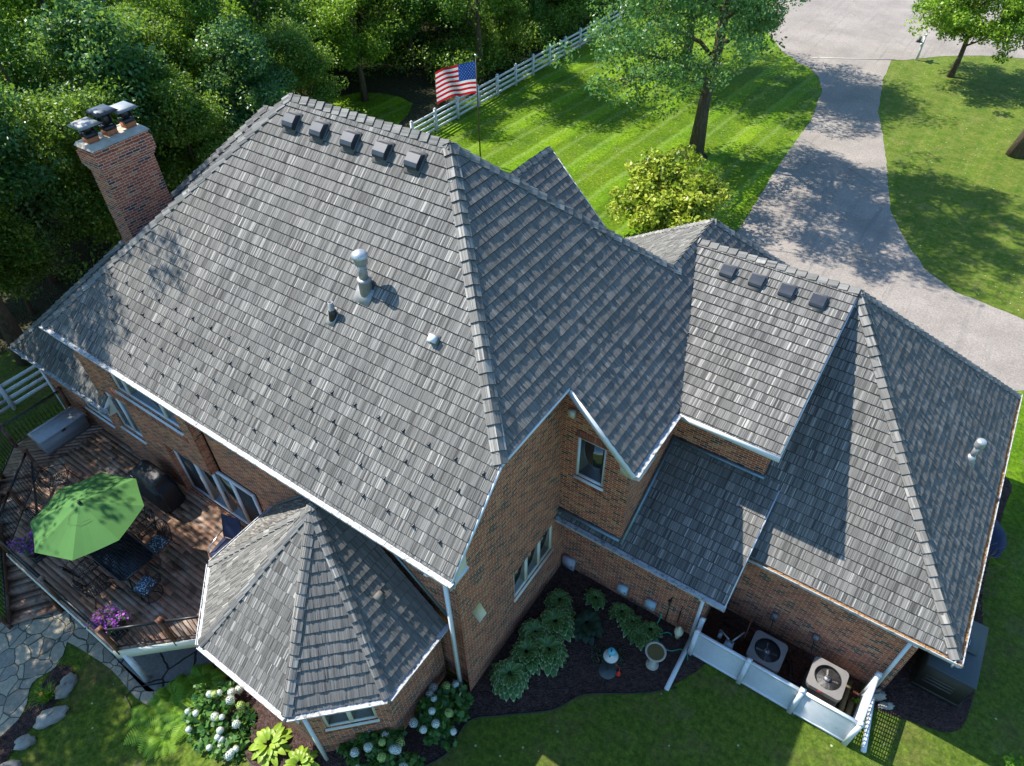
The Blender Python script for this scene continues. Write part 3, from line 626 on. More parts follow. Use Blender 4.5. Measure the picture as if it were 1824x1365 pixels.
mb=MB(); mb.raw([(-3.36,yF,6.22),(-3.36,8.98,6.22),(-3.05,8.98,5.95),(-3.05,yF,5.95),(-3.36,yF,5.86),(-3.36,8.98,5.86),(-3.05,8.98,5.86),(-3.05,yF,5.86)],[(0,3,7,4),(4,7,6,5),(0,1,2,3),(3,2,6,7),(0,4,5,1)]); mb.build('eave_return',M['cream'],H); mb=MB()
mb.raw([(x2,y0,z0-.12),(x2,5.08,z0+.3),(x2-.33,5.08,z0+.3),(x2-.33,y0,z0-.12),(x2,y0,z0-.28),(x2,5.08,z0-.28),(x2-.33,5.08,z0-.28),(x2-.33,y0,z0-.28)],[(0,1,5,4),(4,5,6,7),(3,0,4,7)]); mb.build('eave_return',M['cream'],H); mb=MB()
mb.raw([(lx1,ly,lz-.1),(lx1+.05,5.05,lz+.3),(lx1+.05,5.05,lz-.35),(lx1,ly,lz-.35)],[(0,1,2,3)])
mb.build('eave_return',M['cream'],H)
# soffit boards
mb=MB(); mb.box((-11.1,4.86,z0-.16),(13.0,.5,.03)); mb.box((1.5,10.4,ge-.16),(4.5,.55,.03)); mb.box((-2.8,9.1,2.62),(4.3,.5,.03)); mb.box((3.5,14.68,ge-.16),(.5,9,.03)); mb.box((-2.0,11.0,wz-.18),(2.2,.75,.03)); mb.build('soffit',TR,H)
# ---- walls
yw,xw=5.08,-4.96
wl=MB()
wall(wl,(xw,yw,0),(1,0,0),[(0,-.5),(0,0)],()) if False else None
# front wall right part (behind the bay), left part stands slightly forward
wall(wl,(-13.05,yw+.14,0),(1,0,0),[(0,-1.3),(8.09,-1.3),(8.09,5.95),(0,5.95)],[(-.01,1.35,.62,2.72)])
wall(wl,(-17.9,yw-.1,0),(1,0,0),[(0,-1.5),(4.75,-1.5),(4.75,5.95),(0,5.95)],[(1.5,4.30,4.1,5.42),(.35,1.5,2.0,3.55),(2.7,4.76,.62,2.72)],depth=.2)
wall(wl,(-13.15,yw-.1,0),(0,1,0),[(0,2.72),(.24,2.72),(.24,5.95),(0,5.95)],inward=(-1,0,0))
# east gable wall
wall(wl,(xw,yw+.1,0),(0,1,0),[(-.1,-.3),(5.0,-.3),(5.0,zE-.1),(1.35,zE-.1),(-.1,z0+.12)],[(1.82,3.54,1.5,2.62)],inward=(-1,0,0))
wall(wl,(xw,yw,0),(1,0,0),[(-.5,-.3),(0,-.3),(0,5.6),(-.5,5.6)],reveal=False) if False else None
# dormer wall facing the camera and its return
wall(wl,(xw,8.98,0),(1,0,0),[(0,3.0),(1.68,3.0),(1.68,6.1),(.3,zE-.1),(0,zE-.1)],[(.37,1.07,4.5,5.8)])
wall(wl,(-3.28,8.98,0),(0,1,0),[(0,2.8),(2.5,2.8),(2.5,5.95),(0,5.95)],[(.5,1.35,4.75,5.55)],inward=(-1,0,0))
# wall above the low roof, under the shed wing
wall(wl,(-3.28,11.36,0),(1,0,0),[(0,4.2),(2.24,4.2),(2.24,6.2),(0,6.2)])
wall(wl,(-1.04,11.36,0),(0,1,0),[(0,4.2),(3.3,7.4),(0,6.22)],inward=(-1,0,0))
# ground floor wall under the low roof, its return, and the garage walls
wall(wl,(xw,9.35,0),(1,0,0),[(0,-.3),(3.94,-.3),(3.94,2.72),(0,2.72)])
wall(wl,(-1.02,9.35,0),(0,1,0),[(0,-.3),(1.25,-.3),(1.25,3.3),(0,2.8)],inward=(-1,0,0))
wall(wl,(-1.02,10.55,0),(1,0,0),[(0,-.3),(4.22,-.3),(4.22,3.05),(0,3.05)])
wall(wl,(3.2,10.55,0),(0,1,0),[(0,-.3),(8.3,-.3),(8.3,3.05),(0,3.05)],inward=(-1,0,0))
# left wing
wall(wl,(-22.1,5.06,0),(1,0,0),[(0,-1.8),(4.5,-1.8),(4.5,2.9),(0,2.9)],[(2.1,3.6,1.35,2.62)])
# rear, for closure
for a,b,h in (((3.2,18.85),(-5.2,18.85),3.05),((-5.0,18.85),(-5.0,14.5),3.05),((-5,14.5),(-17.3,14.5),6.0),((-17.3,14.5),(-17.3,5.1),6.0),((-22.1,18),(-22.1,5.06),2.9),((-17.3,17.8),(-22.1,17.8),2.9)):
    d=(b[0]-a[0],b[1]-a[1],0); L=math.hypot(*d[:2]); wall(wl,(a[0],a[1],0),d,[(0,-1.5),(L,-1.5),(L,h),(0,h)],reveal=False)
wall(wl,(-6.75,13.5,0),(-1,0,0),[(0,5),(3.3,5),(3.3,7.6),(1.67,9.3),(0,7.6)],reveal=False)
# octagonal bay
B=[(-10.5,5.1),(-10.5,3.32),(-9.28,2.12),(-6.92,2.12),(-5.7,3.32),(-5.7,5.1)]
for i in range(5):
    a,b=Vector((*B[i],0)),Vector((*B[i+1],0)); L=(b-a).length
    holes=[]
    if i==3: holes=[(.32,1.42,1.28,2.5)]
    if i==2: holes=[(.45,L-.4,1.28,2.5)]
    if i==1: holes=[(.32,1.42,1.28,2.5)]
    wall(wl,a,b-a,[(0,-1.6),(L,-1.6),(L,2.95),(0,2.95)],holes)
WALL=wl.build('wall',M['brick'],H)
# soldier courses over and under openings
b1=plain('soldier brick a',(0.290,0.094,0.058),.85,var=.2,scale=25); b2=plain('soldier brick b',(0.189,0.065,0.051),.85,var=.2,scale=25); b3=plain('soldier brick c',(0.377,0.160,0.102),.85,var=.2,scale=25)
def soldier(o,d,s0,s1,z0_,z1_,out):
    so=MB(); o=Vector(o); d=Vector(d).normalized(); out=Vector(out); n=max(1,int((s1-s0)/.0677)); w=(s1-s0)/n
    for i in range(n):
        a,b=s0+i*w,s0+(i+1)*w-.008
        P=lambda s_,z_: Vector((o.x+d.x*s_,o.y+d.y*s_,z_))+out*.012
        so.box(Vector((o.x+d.x*(a+b)/2,o.y+d.y*(a+b)/2,(z0_+z1_)/2))+out*.003,(b-a,.02,z1_-z0_),random.choice((0,0,1,2)),random.random(),ax=(d,out,(0,0,1)))
    so.build('brick_trim',[b1,b2,b3],H)
soldier((xw,yw+.1,0),(0,1,0),1.78,3.58,1.28,1.48,(1,0,0)); soldier((xw,8.98,0),(1,0,0),.34,1.1,5.82,6.02,(0,-1,0)); soldier((xw,8.98,0),(1,0,0),.3,1.14,4.3,4.48,(0,-1,0))
soldier((xw,9.35,0),(1,0,0),0,3.94,2.42,2.62,(0,-1,0)); soldier((-17.9,yw-.1,0),(1,0,0),1.1,4.4,3.76,3.95,(0,-1,0))
i=3; a,b=Vector((*B[3],0)),Vector((*B[4],0)); dd=(b-a).normalized(); soldier(a,dd,.25,1.5,1.06,1.25,(dd.y,-dd.x,0))
a,b=Vector((*B[2],0)),Vector((*B[3],0)); dd=(b-a).normalized(); soldier(a,dd,.4,2.0,1.06,1.25,(dd.y,-dd.x,0))
# windows
window(H,(xw,yw+.1,0),(0,1,0),1.82,3.54,1.5,2.62,(2.4,2.97),inw=(-1,0,0),fm=M['cream'],label='three light cream casement window low in the gable wall')
window(H,(xw,8.98,0),(1,0,0),.37,1.07,4.5,5.8,(),fm=M['white'],label='single white window in the dormer wall')
window(H,(-3.28,8.98,0),(0,1,0),.5,1.35,4.75,5.55,(),inw=(-1,0,0),fm=M['cream'],label='small cream side window under the eave')
window(H,(-17.9,yw-.1,0),(1,0,0),1.5,4.30,4.1,5.42,(2.0,3.6),depth=.1,label='wide white upper window under the long gutter')
window(H,(-17.9,yw-.1,0),(1,0,0),.35,1.5,2.0,3.55,(.9,),depth=.1)
window(H,(-22.1,5.06,0),(1,0,0),2.1,3.6,1.35,2.62,(2.85,),depth=.08)
dr=window(H,(-15.2,yw+.02,0),(1,0,0),0,3.5,.64,2.72,(.95,1.75,2.6),depth=.06,name='patio_door',sill=False,screens=(0,3),fw_=.075,label='white framed sliding patio door with dark screens')
mb=MB(); mb.bar((-13.1,yw+.0,1.6),(-13.1,yw+.0,1.95),.03,.03); mb.build('handle',M['black'],dr)
for i in (1,2,3):
    a,b=Vector((*B[i],0)),Vector((*B[i+1],0)); L=(b-a).length
    if i==2: window(H,a,b-a,.45,L-.4,1.28,2.5,((L+.05)/2,),fm=M['cream'])
    else: window(H,a,b-a,.32,1.42,1.28,2.5,(.87,),fm=M['cream'])
# diamond inlay, flashing
mb=MB(); Q_=[(5.70,3.38),(5.91,2.57),(5.64,2.55),(5.43,3.35)]; mb.raw([(xw+.016,a,b) for a,b in Q_]+[(xw-.02,a,b) for a,b in Q_],[(0,1,2,3)]+[(k,(k+1)%4,4+(k+1)%4,4+k) for k in range(4)]); mb.build('stone_inlay',M['diamond'],H)
mb=MB()
mb.bar((xw+.02,8.93,3.02),(-3.28,8.93,3.02),.1,.05,0); mb.bar((-3.22,8.9,2.95),(-3.22,11.36,4.46),.07,.05); mb.bar((-3.2,11.31,4.44),(-1.0,11.31,4.44),.1,.05); mb.build('flashing',M['flash'],H); mb=MB(); mb.bar((-5.4,5.2,2.98),(-8.0,5.2,5.6),.06,.05); mb.build('flashing',M['flash'],H); mb=MB(); mb.bar((-10.8,5.17,3.0),(-8.2,5.17,5.62),.06,.05)
mb.build('flashing',M['flash'],H); mb=MB(); mb.bar((xw+.05,8.9,2.86),(xw+.05,11.3,4.35),.08,.05)
mb.build('flashing',M['flash'],H)
# ---- chimney
ch=MB(); cx0,cx1,cy0,cy1=-18.02,-17.4,7.5,8.9
def brickbox(x0,x1,ya_,yb,za,zb):
    for (p,q) in (((x0,ya_),(x1,ya_)),((x1,ya_),(x1,yb)),((x1,yb),(x0,yb)),((x0,yb),(x0,ya_))):
        L=math.hypot(q[0]-p[0],q[1]-p[1]); of=random.random()
        ch.face([(p[0],p[1],za),(q[0],q[1],za),(q[0],q[1],zb),(p[0],p[1],zb)],0,.5,[(of+20,za+20),(of+L+20,za+20),(of+L+20,zb+20),(of+20,zb+20)])
    for zz in (za,zb): ch.face([(x0,ya_,zz),(x1,ya_,zz),(x1,yb,zz),(x0,yb,zz)],0,.5,[(20,20)]*4)
brickbox(cx0,cx1,cy0,cy1,4.0,8.95); 
for k in range(3): brickbox(cx0-.03*(k+1),cx1+.03*(k+1),cy0-.03*(k+1),cy1+.03*(k+1),8.95+k*.07,9.02+k*.07)
brickbox(cx0-.09,cx1+.09,cy0-.09,cy1+.09,9.16,9.42); brickbox(cx0-.05,cx1+.05,cy0-.05,cy1+.05,9.42,9.56)
CH=ch.build('chimney',M['brick_ch'],H)
mb=MB(); mb.raw([(cx0-.09,cy0-.09,9.56),(cx1+.09,cy0-.09,9.56),(cx1+.09,cy1+.09,9.56),(cx0-.09,cy1+.09,9.56),(cx0-.03,cy0-.03,9.64),(cx1+.03,cy0-.03,9.64),(cx1+.03,cy1+.03,9.64),(cx0-.03,cy1+.03,9.64)],[(0,1,2,3),(0,1,5,4),(1,2,6,5),(2,3,7,6),(3,0,4,7),(4,5,6,7)]); mb.build('chimney_crown',M['conc'],CH)
for k,(yy,cm,hh) in enumerate(((cy0+.2,'rust',.22),(8.2,'darkmetal',.36),(cy1-.18,'rust2',.26))):
    xm=-17.72; mb=MB(); mb.box((xm,yy,9.70),(.27,.27,.16)); mb.build('flue_pot',M['clay'],CH)
    mb=MB(); mb.box((xm,yy,9.82),(.29,.29,.09),1)
    for s_ in (-.11,.11):
        for q_ in (-.11,.11): mb.box((xm+s_,yy+q_,9.86+hh/2),(.02,.02,hh),1)
    mb.box((xm,yy,9.86+hh*.45),(.2,.2,hh*.7),1); zt=9.84+hh
    a=.29; c=.2; mb.raw([(xm-a,yy-a,zt),(xm+a,yy-a,zt),(xm+a,yy+a,zt),(xm-a,yy+a,zt),(xm-c,yy-c,zt+.07),(xm+c,yy-c,zt+.07),(xm+c,yy+c,zt+.07),(xm-c,yy+c,zt+.07)],[(0,3,2,1),(0,1,5,4),(1,2,6,5),(2,3,7,6),(3,0,4,7),(4,5,6,7)],0); mb.build('flue_cap',[M[cm],M['black']],CH)
# ---- roof vents and pipes
def slope_frame(p,n):
    n=Vector(n).normalized(); u=Vector((0,0,1)).cross(n).normalized(); v=n.cross(u); return Vector(p),u,v,n
def box_vent(p,n,w=.3,l=.28,h=.17):
    o,u,v,nn=slope_frame(p,n); mb=MB(); P=lambda a,b,c:o+u*a+v*b+nn*c
    prof=[(-l*.55,.02),(-l*.62,h*.55),(-l*.5,h*.85),(-l*.25,h),(l*.3,h*.92),(l*.5,.03)]
    for s_ in (-1,1): mb.face([P(s_*w/2,b,c) for b,c in prof][::s_])
    for (b0,c0),(b1_,c1_) in zip(prof[:-1],prof[1:]): mb.face([P(-w/2,b0,c0),P(w/2,b0,c0),P(w/2,b1_,c1_),P(-w/2,b1_,c1_)])
    mb.box(P(0,-.04,.028),(w*1.25,l*1.5,.008),1,.35,ax=(u,v,nn)); return mb.build('roof_vent',[M['darkmetal'],M['shingle']],H)
for x in (-12.12,-11.3,-10.42,-9.55,-8.72): box_vent((x,9.40,10.79+.01),(0,-1,1),.31,.32,.17)
for x in (-3.6,-2.9,-2.2,-1.5): box_vent((x,14.12,gzr-.56*.4057),(0,-.4057,1),.31,.31,.13)
sg=MB(); sgm=None
def pipe(p,n,r,h,cap):
    o=Vector(p); mb=MB(); f=MB(); _,u,v,nn=slope_frame(p,n)
    return o
o=Vector((-8.69,7.51,8.9)); mb=MB(); mb.lathe([(.13,-.15),(.128,.24),(.145,.26),(.145,.29),(.10,.31)],o,20,0); mb.lathe([(.09,.26),(.09,.68)],o,18,0); mb.lathe([(.125,.64),(.135,.68),(.135,.76),(.13,.78)],o,20,0); mb.lathe([(.155,.78),(.16,.81),(.145,.86),(.08,.91),(0,.92)],o,20,1)
fl=mb.build('flue_pipe',[M['pipegrey'],M['steel'],M['rust']],H,True); fl['label']='large grey flue pipe with domed cap'
mb=MB(); _,u,v,nn=slope_frame(o,(0,-1,1)); mb.box(o+nn*.032-v*.1,(.42,.34,.010),0,ax=(u,v,nn)); mb.build('flashing',M['pipegrey'],fl)
o=Vector((-9.2,6.99,8.38)); mb=MB(); mb.lathe([(.055,-.1),(.055,.36),(.04,.36),(.04,.2)],o,14,0); mb.lathe([(.12,-.12),(.075,.16),(.06,.18)],o,14,1); _,u,v,nn=slope_frame(o,(0,-1,1)); mb.box(o+nn*.03-v*.05,(.22,.26,.010),0,ax=(u,v,nn)); pp=mb.build('plumbing_vent',[M['pipegrey'],M['black']],H); pp['label']='short plumbing vent pipe on black boot'
o,u,v,nn=slope_frame((-6.82,7.29,8.68),(0,-1,1)); mb=MB(); mb.box(o+nn*.08,(.15,.14,.12),0,ax=(u,v,nn)); mb.box(o+nn*.03,(.22,.2,.012),1,ax=(u,v,nn)); k=mb.build('roof_vent',[M['white'],M['shingle']],H); k['label']='small white square vent hood'
o,u,v,nn=slope_frame((-6.5,4.35,2.96+1.1*.997),(1,0,1)); mb=MB(); mb.box(o+nn*.08,(.17,.17,.14),0,ax=(u,v,nn)); k=mb.build('roof_vent',M['shingle'],H); k['label']='small brown vent hood on the bay roof'
o=Vector((2.82,14.9,4.0)); mb=MB(); mb.lathe([(.12,-.2),(.1,.12),(.07,.2)],o,18,0); mb.lathe([(.065,.1),(.065,.55)],o,16,0); mb.lathe([(.1,.5),(.11,.53),(.11,.66),(.1,.7),(.05,.72),(0,.72)],o,18,0); _,u,v,nn=slope_frame(o,(1,0,1)); mb.box(o+nn*.03+v*-.1,(.3,.4,.01),1,ax=(u,v,nn)); k=mb.build('flue_pipe',[M['steel'],M['rust']],H,True); k['label']='shiny galvanised flue pipe on the garage roof'
# snow guards in staggered rows
base=MB(); _,u,v,nn=slope_frame((0,0,0),(0,-1,1)); base.box(nn*.02,(.055,.09,.006),0,ax=(u,v,nn)); base.raw([u*-.028+v*-.03+nn*.02,u*.028+v*-.03+nn*.02,u*.028-v*.02+nn*.075,u*-.028-v*.02+nn*.075,u*-.02+v*.02+nn*.02,u*.02+v*.02+nn*.02],[(0,1,2,3),(1,5,2),(0,3,4),(3,2,5,4)])
first=None
for yy,xr_,xl_ in ((6.03,-4.85,-15.9),(5.69,-5.17,-15.6),(5.345,-4.83,-15.9),(5.0,-5.12,-14.4)):
    x=xr_
    while x>xl_:
        if first is None: first=base.build('snow_guard',M['black'],None); first.parent=H; g=first
        else: g=first.copy(); S.collection.objects.link(g); g.parent=H
        g.location=Vector((x,yy-.012,z0+yy-y0+.012))-ORG[H.name]; g.scale=(.85,.85,.85)
        x-=.612
for x,yy in ((-20.2,5.9),(-19.6,5.5),(-18.95,5.5),(-19.9,5.15),(-19.3,5.15),(-18.6,5.2)):
    g=first.copy(); S.collection.objects.link(g); g.parent=H; g.location=Vector((x,yy-.012,lz+yy-ly+.012))-ORG[H.name]
# ---- downspouts
def spout(pts,w=.08,d=.065): 
    mb=MB()
    for a,b in zip(pts[:-1],pts[1:]): mb.bar(a,b,w,d,0,upv=(0,-1,.01))
    return mb.build('downspout',TR,H)
spout([(-5.17,4.56,5.85),(-5.17,5.0,5.35)]);spout([(-5.17,5.0,5.37),(-5.17,5.0,.15)]); spout([(-5.17,5.0,.17),(-5.1,4.75,.05)])
spout([(-6.72,2.0,2.8),(-6.72,2.05,2.6)]);spout([(-6.72,2.05,2.62),(-6.72,2.05,.1)])
spout([(3.0,10.08,2.98),(3.0,10.47,2.6)]);spout([(3.0,10.47,2.62),(3.0,10.47,.2)]);spout([(3.0,10.5,.15),(3.18,8.9,.1)],.09,.08)
spout([(-1.13,8.80,2.65),(-1.13,9.27,2.3)]);spout([(-1.13,9.27,2.32),(-1.13,9.27,.15)]);spout([(-1.1,9.25,.12),(-1.07,7.72,.08)],.09,.08)
spout([(-22.0,4.75,2.7),(-22.0,5.0,2.4)]);spout([(-22.0,5.0,2.45),(-22.0,5.0,-1)])
# eave floodlight on dormer wall & corner
mb=MB(); mb.box((-4.72,8.90,6.52),(.14,.12,.18)); mb.build('eave_light',M['cream'],H)
mb=MB(); mb.lathe([(.0,0),(.09,.02),(.1,.08),(.06,.12)],(-5.55,4.9,5.72),12); mb.build('eave_light',M['white'],H)
# ================================================================== PAVING AND BEDS
sheet('stone_path',smooth_poly([(-16.1,.9),(-15.3,.35),(-14.9,-.2),(-15.0,-.8),(-14.5,-1.3),(-14.2,-2.2),(-14.6,-3.4),(-17,-3.6),(-17.2,-1.6),(-17.4,-.4),(-17.1,.1)],4),M['flag'],.02,step=.5)
sheet('stone_path',smooth_poly([(-16.2,1.0),(-14.9,.85),(-12.6,.85),(-11.9,.9),(-11.7,.65),(-12.4,.5),(-13.6,.58),(-15.0,.42),(-15.7,.35)],3),M['flag'],.014,step=.5)
sheet('patio',[(-19.5,3.2),(-17.4,1.0),(-12.3,.75),(-10.9,1.9),(-10.6,5.0),(-19.5,5.0)],M['flagdark'],.014,step=.5)
sheet('mulch_bed',smooth_poly([(-12.0,1.25),(-11.4,.3),(-10.3,.75),(-9.2,1.1),(-8.6,1.1),(-8.0,1.05),(-7.3,1.3),(-6.4,1.5),(-5.3,2.6),(-4.6,3.6),(-4.59,4.5),(-3.95,5.1),(-3.09,5.83),(-2.66,6.54),(-1.7,7.22),(-1.15,7.69),(-.8,8.3),(-.6,8.75),(-.6,9.7),(-5.3,9.7),(-5.4,5.2),(-10.2,5.2),(-11.2,2.6)],5),M['mulch'],.02,step=.4)
sheet('mulch_bed',smooth_poly([(3.0,10.6),(3.1,10.1),(4.0,10.25),(4.75,10.5),(5.0,11.2),(5.0,13.2),(4.75,15),(4.85,18),(4.8,19.3),(3.2,19.3)],4),M['mulch'],.02,step=.4)
sheet('wood_chip_bed',[(-1.0,8.95),(2.78,8.95),(2.78,10.6),(-1.0,10.6)],M['redmulch'],.03,step=.4)
sheet('mulch_bed',smooth_poly([(-14.9,-.25),(-14.35,.0),(-14.0,-.7),(-13.9,-1.6),(-13.6,-2.6),(-14.3,-2.6),(-14.4,-1.4)],3),M['mulch'],.024,step=.4)
sheet('mulch_ring',smooth_poly([(-11.93+.75*math.cos(k),34.2+.6*math.sin(k)) for k in np.arange(0,6.2,.7)],3),M['mulch'],.02,step=3)
# plastic edging of the bed
ed_=smooth_poly([(-12.0,1.25),(-11.4,.3),(-10.3,.75),(-9.2,1.1),(-8.6,1.1),(-8.0,1.05),(-7.3,1.3),(-6.4,1.5),(-5.3,2.6),(-4.6,3.6),(-4.59,4.5),(-3.95,5.1),(-3.09,5.83),(-2.66,6.54),(-1.7,7.22),(-1.15,7.69),(-.8,8.3)],5)[:-8]
mb=MB(); mb.tube([(x,y,gz(x,y)+.03) for x,y in ed_],.016,6); o=mb.build('bed_edging',M['edging']); tag(o,'thin black plastic edging curving along the mulch bed','edging')
# boulders
def boulder(x,y,r,fl,lab,rz=0,seed=0):
    rg=random.Random(seed); mb=MB(); n=14; rings=[]
    sc=(r*rg.uniform(1.1,1.5),r*rg.uniform(.6,.85),r*fl)
    ph=[(rg.uniform(0,6),rg.uniform(.06,.16),k) for k in (2,3,5)]
    V=[];F=[]
    for i in range(8):
        th=math.pi*i/7
        for k in range(n):
            a=2*math.pi*k/n; q=1+sum(A*math.sin(K*a+p+th*K) for p,A,K in ph)
            px_,py_=math.sin(th)*math.cos(a)*sc[0]*q,math.sin(th)*math.sin(a)*sc[1]*q
            V.append((x+px_*math.cos(rz)-py_*math.sin(rz),y+px_*math.sin(rz)+py_*math.cos(rz),gz(x,y)+sc[2]*.35+math.copysign(abs(math.cos(th))**.6,math.cos(th))*sc[2]*q))
    for i in range(7):
        for k in range(n): F.append((i*n+k,i*n+(k+1)%n,(i+1)*n+(k+1)%n,(i+1)*n+k))
    mb.raw(V,F); o=mb.build('boulder',M['rock'],None,True,loc=(x,y,gz(x,y))); tag(o,lab,'boulder','edging boulders by the path'); return o
boulder(-14.15,-.35,.28,.4,'flat pale boulder nearest the deck stairs, beside the dark mulch strip',1.9,1)
boulder(-13.75,-1.0,.27,.42,'long smooth pale boulder between the daylily and the lawn',1.3,2)
boulder(-13.7,-1.7,.22,.5,'rounded grey boulder on the lawn edge below the daylily',.8,3)
boulder(-13.45,-2.25,.25,.5,'lowest boulder in the row at the left lawn edge',1.0,4)
boulder(3.35,10.25,.12,.9,'small pale rock at the garage corner beside the downspout',.5,5)
boulder(3.12,10.36,.14,1.5,'stubby stacked pale rock against the garage corner bricks',.3,6)
# ================================================================== DECK
zd=.62
D=thing('wood_deck','weathered brown timber deck with black balusters and stairs beside the brick wall','deck',(-14,3,zd))
deckpoly=[(-10.4,2.95),(-12.66,.83),(-17.56,.83),(-19.6,2.9),(-20.35,2.15),(-21.25,3.05),(-21.25,5.05),(-10.4,5.2)]
def inpoly_clip(rect,poly):
    # convex pieces of the deck
    out=[]
    for c in poly:
        r=clip(rect,halfplanes(c)); 
        if r: out.append(r)
    return out
pieces=[[(-10.4,2.95),(-12.66,.83),(-17.56,.83),(-19.6,2.9),(-19.6,5.2),(-10.4,5.2)]]
land=[[(-19.6,2.9),(-20.35,2.15),(-21.25,3.05),(-21.25,5.05),(-19.6,5.05)]]
mb=MB(); y=.7
while y<5.2:
    x=-21.5+random.uniform(-2,0)
    while x<-10:
        L=random.choice((3.6,4.2,4.8)); t=random.random()
        for r in inpoly_clip([(x,y),(x+L-.004,y),(x+L-.004,y+.134),(x,y+.134)],pieces):
            mb.prism(r,zd-.035,zd+random.uniform(-.001,.001),0,t)
        x+=L
    y+=.14
for p_ in land:
    E_=halfplanes(p_); y=-30
    k=-3
    while k<3:
        a=(-20.4+k*.0,2.2)
        dx,dy=.7071,.7071; ox,oy=-20.9-k*.7071*1,3.6+k*.7071
        q=[]
        r=[(ox+dx*s_-dy*w_,oy+dy*s_+dx*w_) for s_,w_ in ((-3,0),(3,0),(3,.134),(-3,.134))]
        rr=clip(r,E_)
        if rr: mb.prism(rr,zd-.035,zd-.001,0,random.random())
        k+=.14
mb.build('floor_boards',M['deck'],D)
mb=MB()
fp=[(-10.5,2.86),(-12.66,.83),(-17.56,.83),(-19.58,2.88)]
for a,b in zip(fp[:-1],fp[1:]):
    d=Vector((b[0]-a[0],b[1]-a[1],0)).normalized(); nn=Vector((-d.y,d.x,0)); 
    if nn.dot(Vector((-15-a[0],4-a[1],0)))>0: nn=-nn
    q=nn*.02; mb.bar(Vector((*a,zd-.22))+q,Vector((*b,zd-.22))+q,.035,.36,0,upv=(0,0,1))
mb.build('fascia_beam',M['cream'],D)
mb=MB(); mb.prism([(x,y) for x,y in deckpoly],zd-.3,zd-.045); mb.build('joists',M['post'],D)
for x,y in ((-12.55,.95),(-17.5,.95),(-15,.95),(-19.4,3.0),(-21.1,3.1),(-20.9,4.9)):
    mb=MB(); g=gz(x,y); mb.bar((x,y,g-.1),(x,y,zd-.3),.14,.14,0,upv=(0,1,0)); mb.build('support_post',TR if x>-13 else M['post'],D)
rh=.93
def rpost(x,y,h=rh+.05,z=zd,w=.1,low=.2):
    mb=MB(); mb.bar((x,y,z-low),(x,y,z+h),w,w,0,upv=(0,1,0)); mb.box((x,y,z+h+.012),(w*1.5,w*1.5,.03),0); mb.box((x,y,z+h+.035),(w*1.1,w*1.1,.02),0); return mb.build('rail_post',M['post'],D)
def railing(a,b,z0_=zd,z1_=zd,h=rh,sp=.115):
    mb=MB(); a3=Vector((*a,z0_));b3=Vector((*b,z1_)); L=(Vector(b)-Vector(a)).length; n=int(L/sp)
    mb.bar(a3+Vector((0,0,h)),b3+Vector((0,0,h)),.045,.028); mb.bar(a3+Vector((0,0,.09)),b3+Vector((0,0,.09)),.03,.025); mb.bar(a3+Vector((0,0,h-.06)),b3+Vector((0,0,h-.06)),.02,.02)
    for i in range(1,n):
        p=a3.lerp(b3,i/n); mb.bar(p+Vector((0,0,.09)),p+Vector((0,0,h)),.016,.016,0,upv=(0,1,0))
    return mb.build('railing',M['black'],D)
P0,P1,P2_,P3_=(-10.6,2.77),(-12.6,.9),(-15.05,.88),(-17.52,.88)
for p in ((-11.62,1.83),P1,P2_,P3_,(-18.55,1.9),(-19.55,2.93)): rpost(*p)
railing(P0,(-11.62,1.83)); railing((-11.62,1.83),P1); railing(P1,P2_); railing(P2_,P3_); railing(P3_,(-18.55,1.9)); railing((-18.55,1.9),(-19.55,2.93))
rpost(-20.33,2.17); rpost(-21.2,3.05); rpost(-21.2,4.95)
railing((-20.33,2.17),(-21.2,3.05)); railing((-21.2,3.05),(-21.2,4.95))
# stairs down along the angled edge
n=10; top=Vector((-19.97,2.53,zd)); bot=Vector((-16.65,.25,gz(-16.6,.2)+.12)); dr_=(Vector((bot.x-top.x,bot.y-top.y,0))).normalized(); sd=Vector((-dr_.y,dr_.x,0)); run=((bot-top).xy.length)/n; rise=(top.z-bot.z)/n
for i in range(1,n+1):
    mb=MB(); c=top+dr_*(run*(i-.5))-Vector((0,0,rise*i)); t=random.random()
    for k in (-.5,.5): mb.box(c+dr_*k*(run*.5),(run*.5+.01,1.2,.035),0,random.random(),ax=(dr_,sd,(0,0,1)))
    mb.box(c-dr_*(run*.48)+Vector((0,0,rise*.5)),(.02,1.16,rise-.02),0,.1,ax=(dr_,sd,(0,0,1))); mb.build('stair_tread',M['deck'],D)
for s_ in (-1,1):
    mb=MB(); a=top+sd*s_*.62-Vector((0,0,.1)); b=bot+sd*s_*.62-Vector((0,0,.05)); mb.bar(a,b,.045,.28); mb.build('stringer',M['post'],D)
    pa=top+sd*s_*.66; pb=bot+sd*s_*.66; pm=pa.lerp(pb,.5)
    rpost(pb.x,pb.y,.95,pb.z,.1,.3)
    if s_<0: rpost(pm.x,pm.y,.95,pm.z); railing(pa.xy,pm.xy,pa.z,pm.z,.9); railing(pm.xy,pb.xy,pm.z,pb.z,.9)
    else: railing(pa.lerp(pb,.1).xy,pb.xy,pa.lerp(pb,.1).z,pb.z,.9)
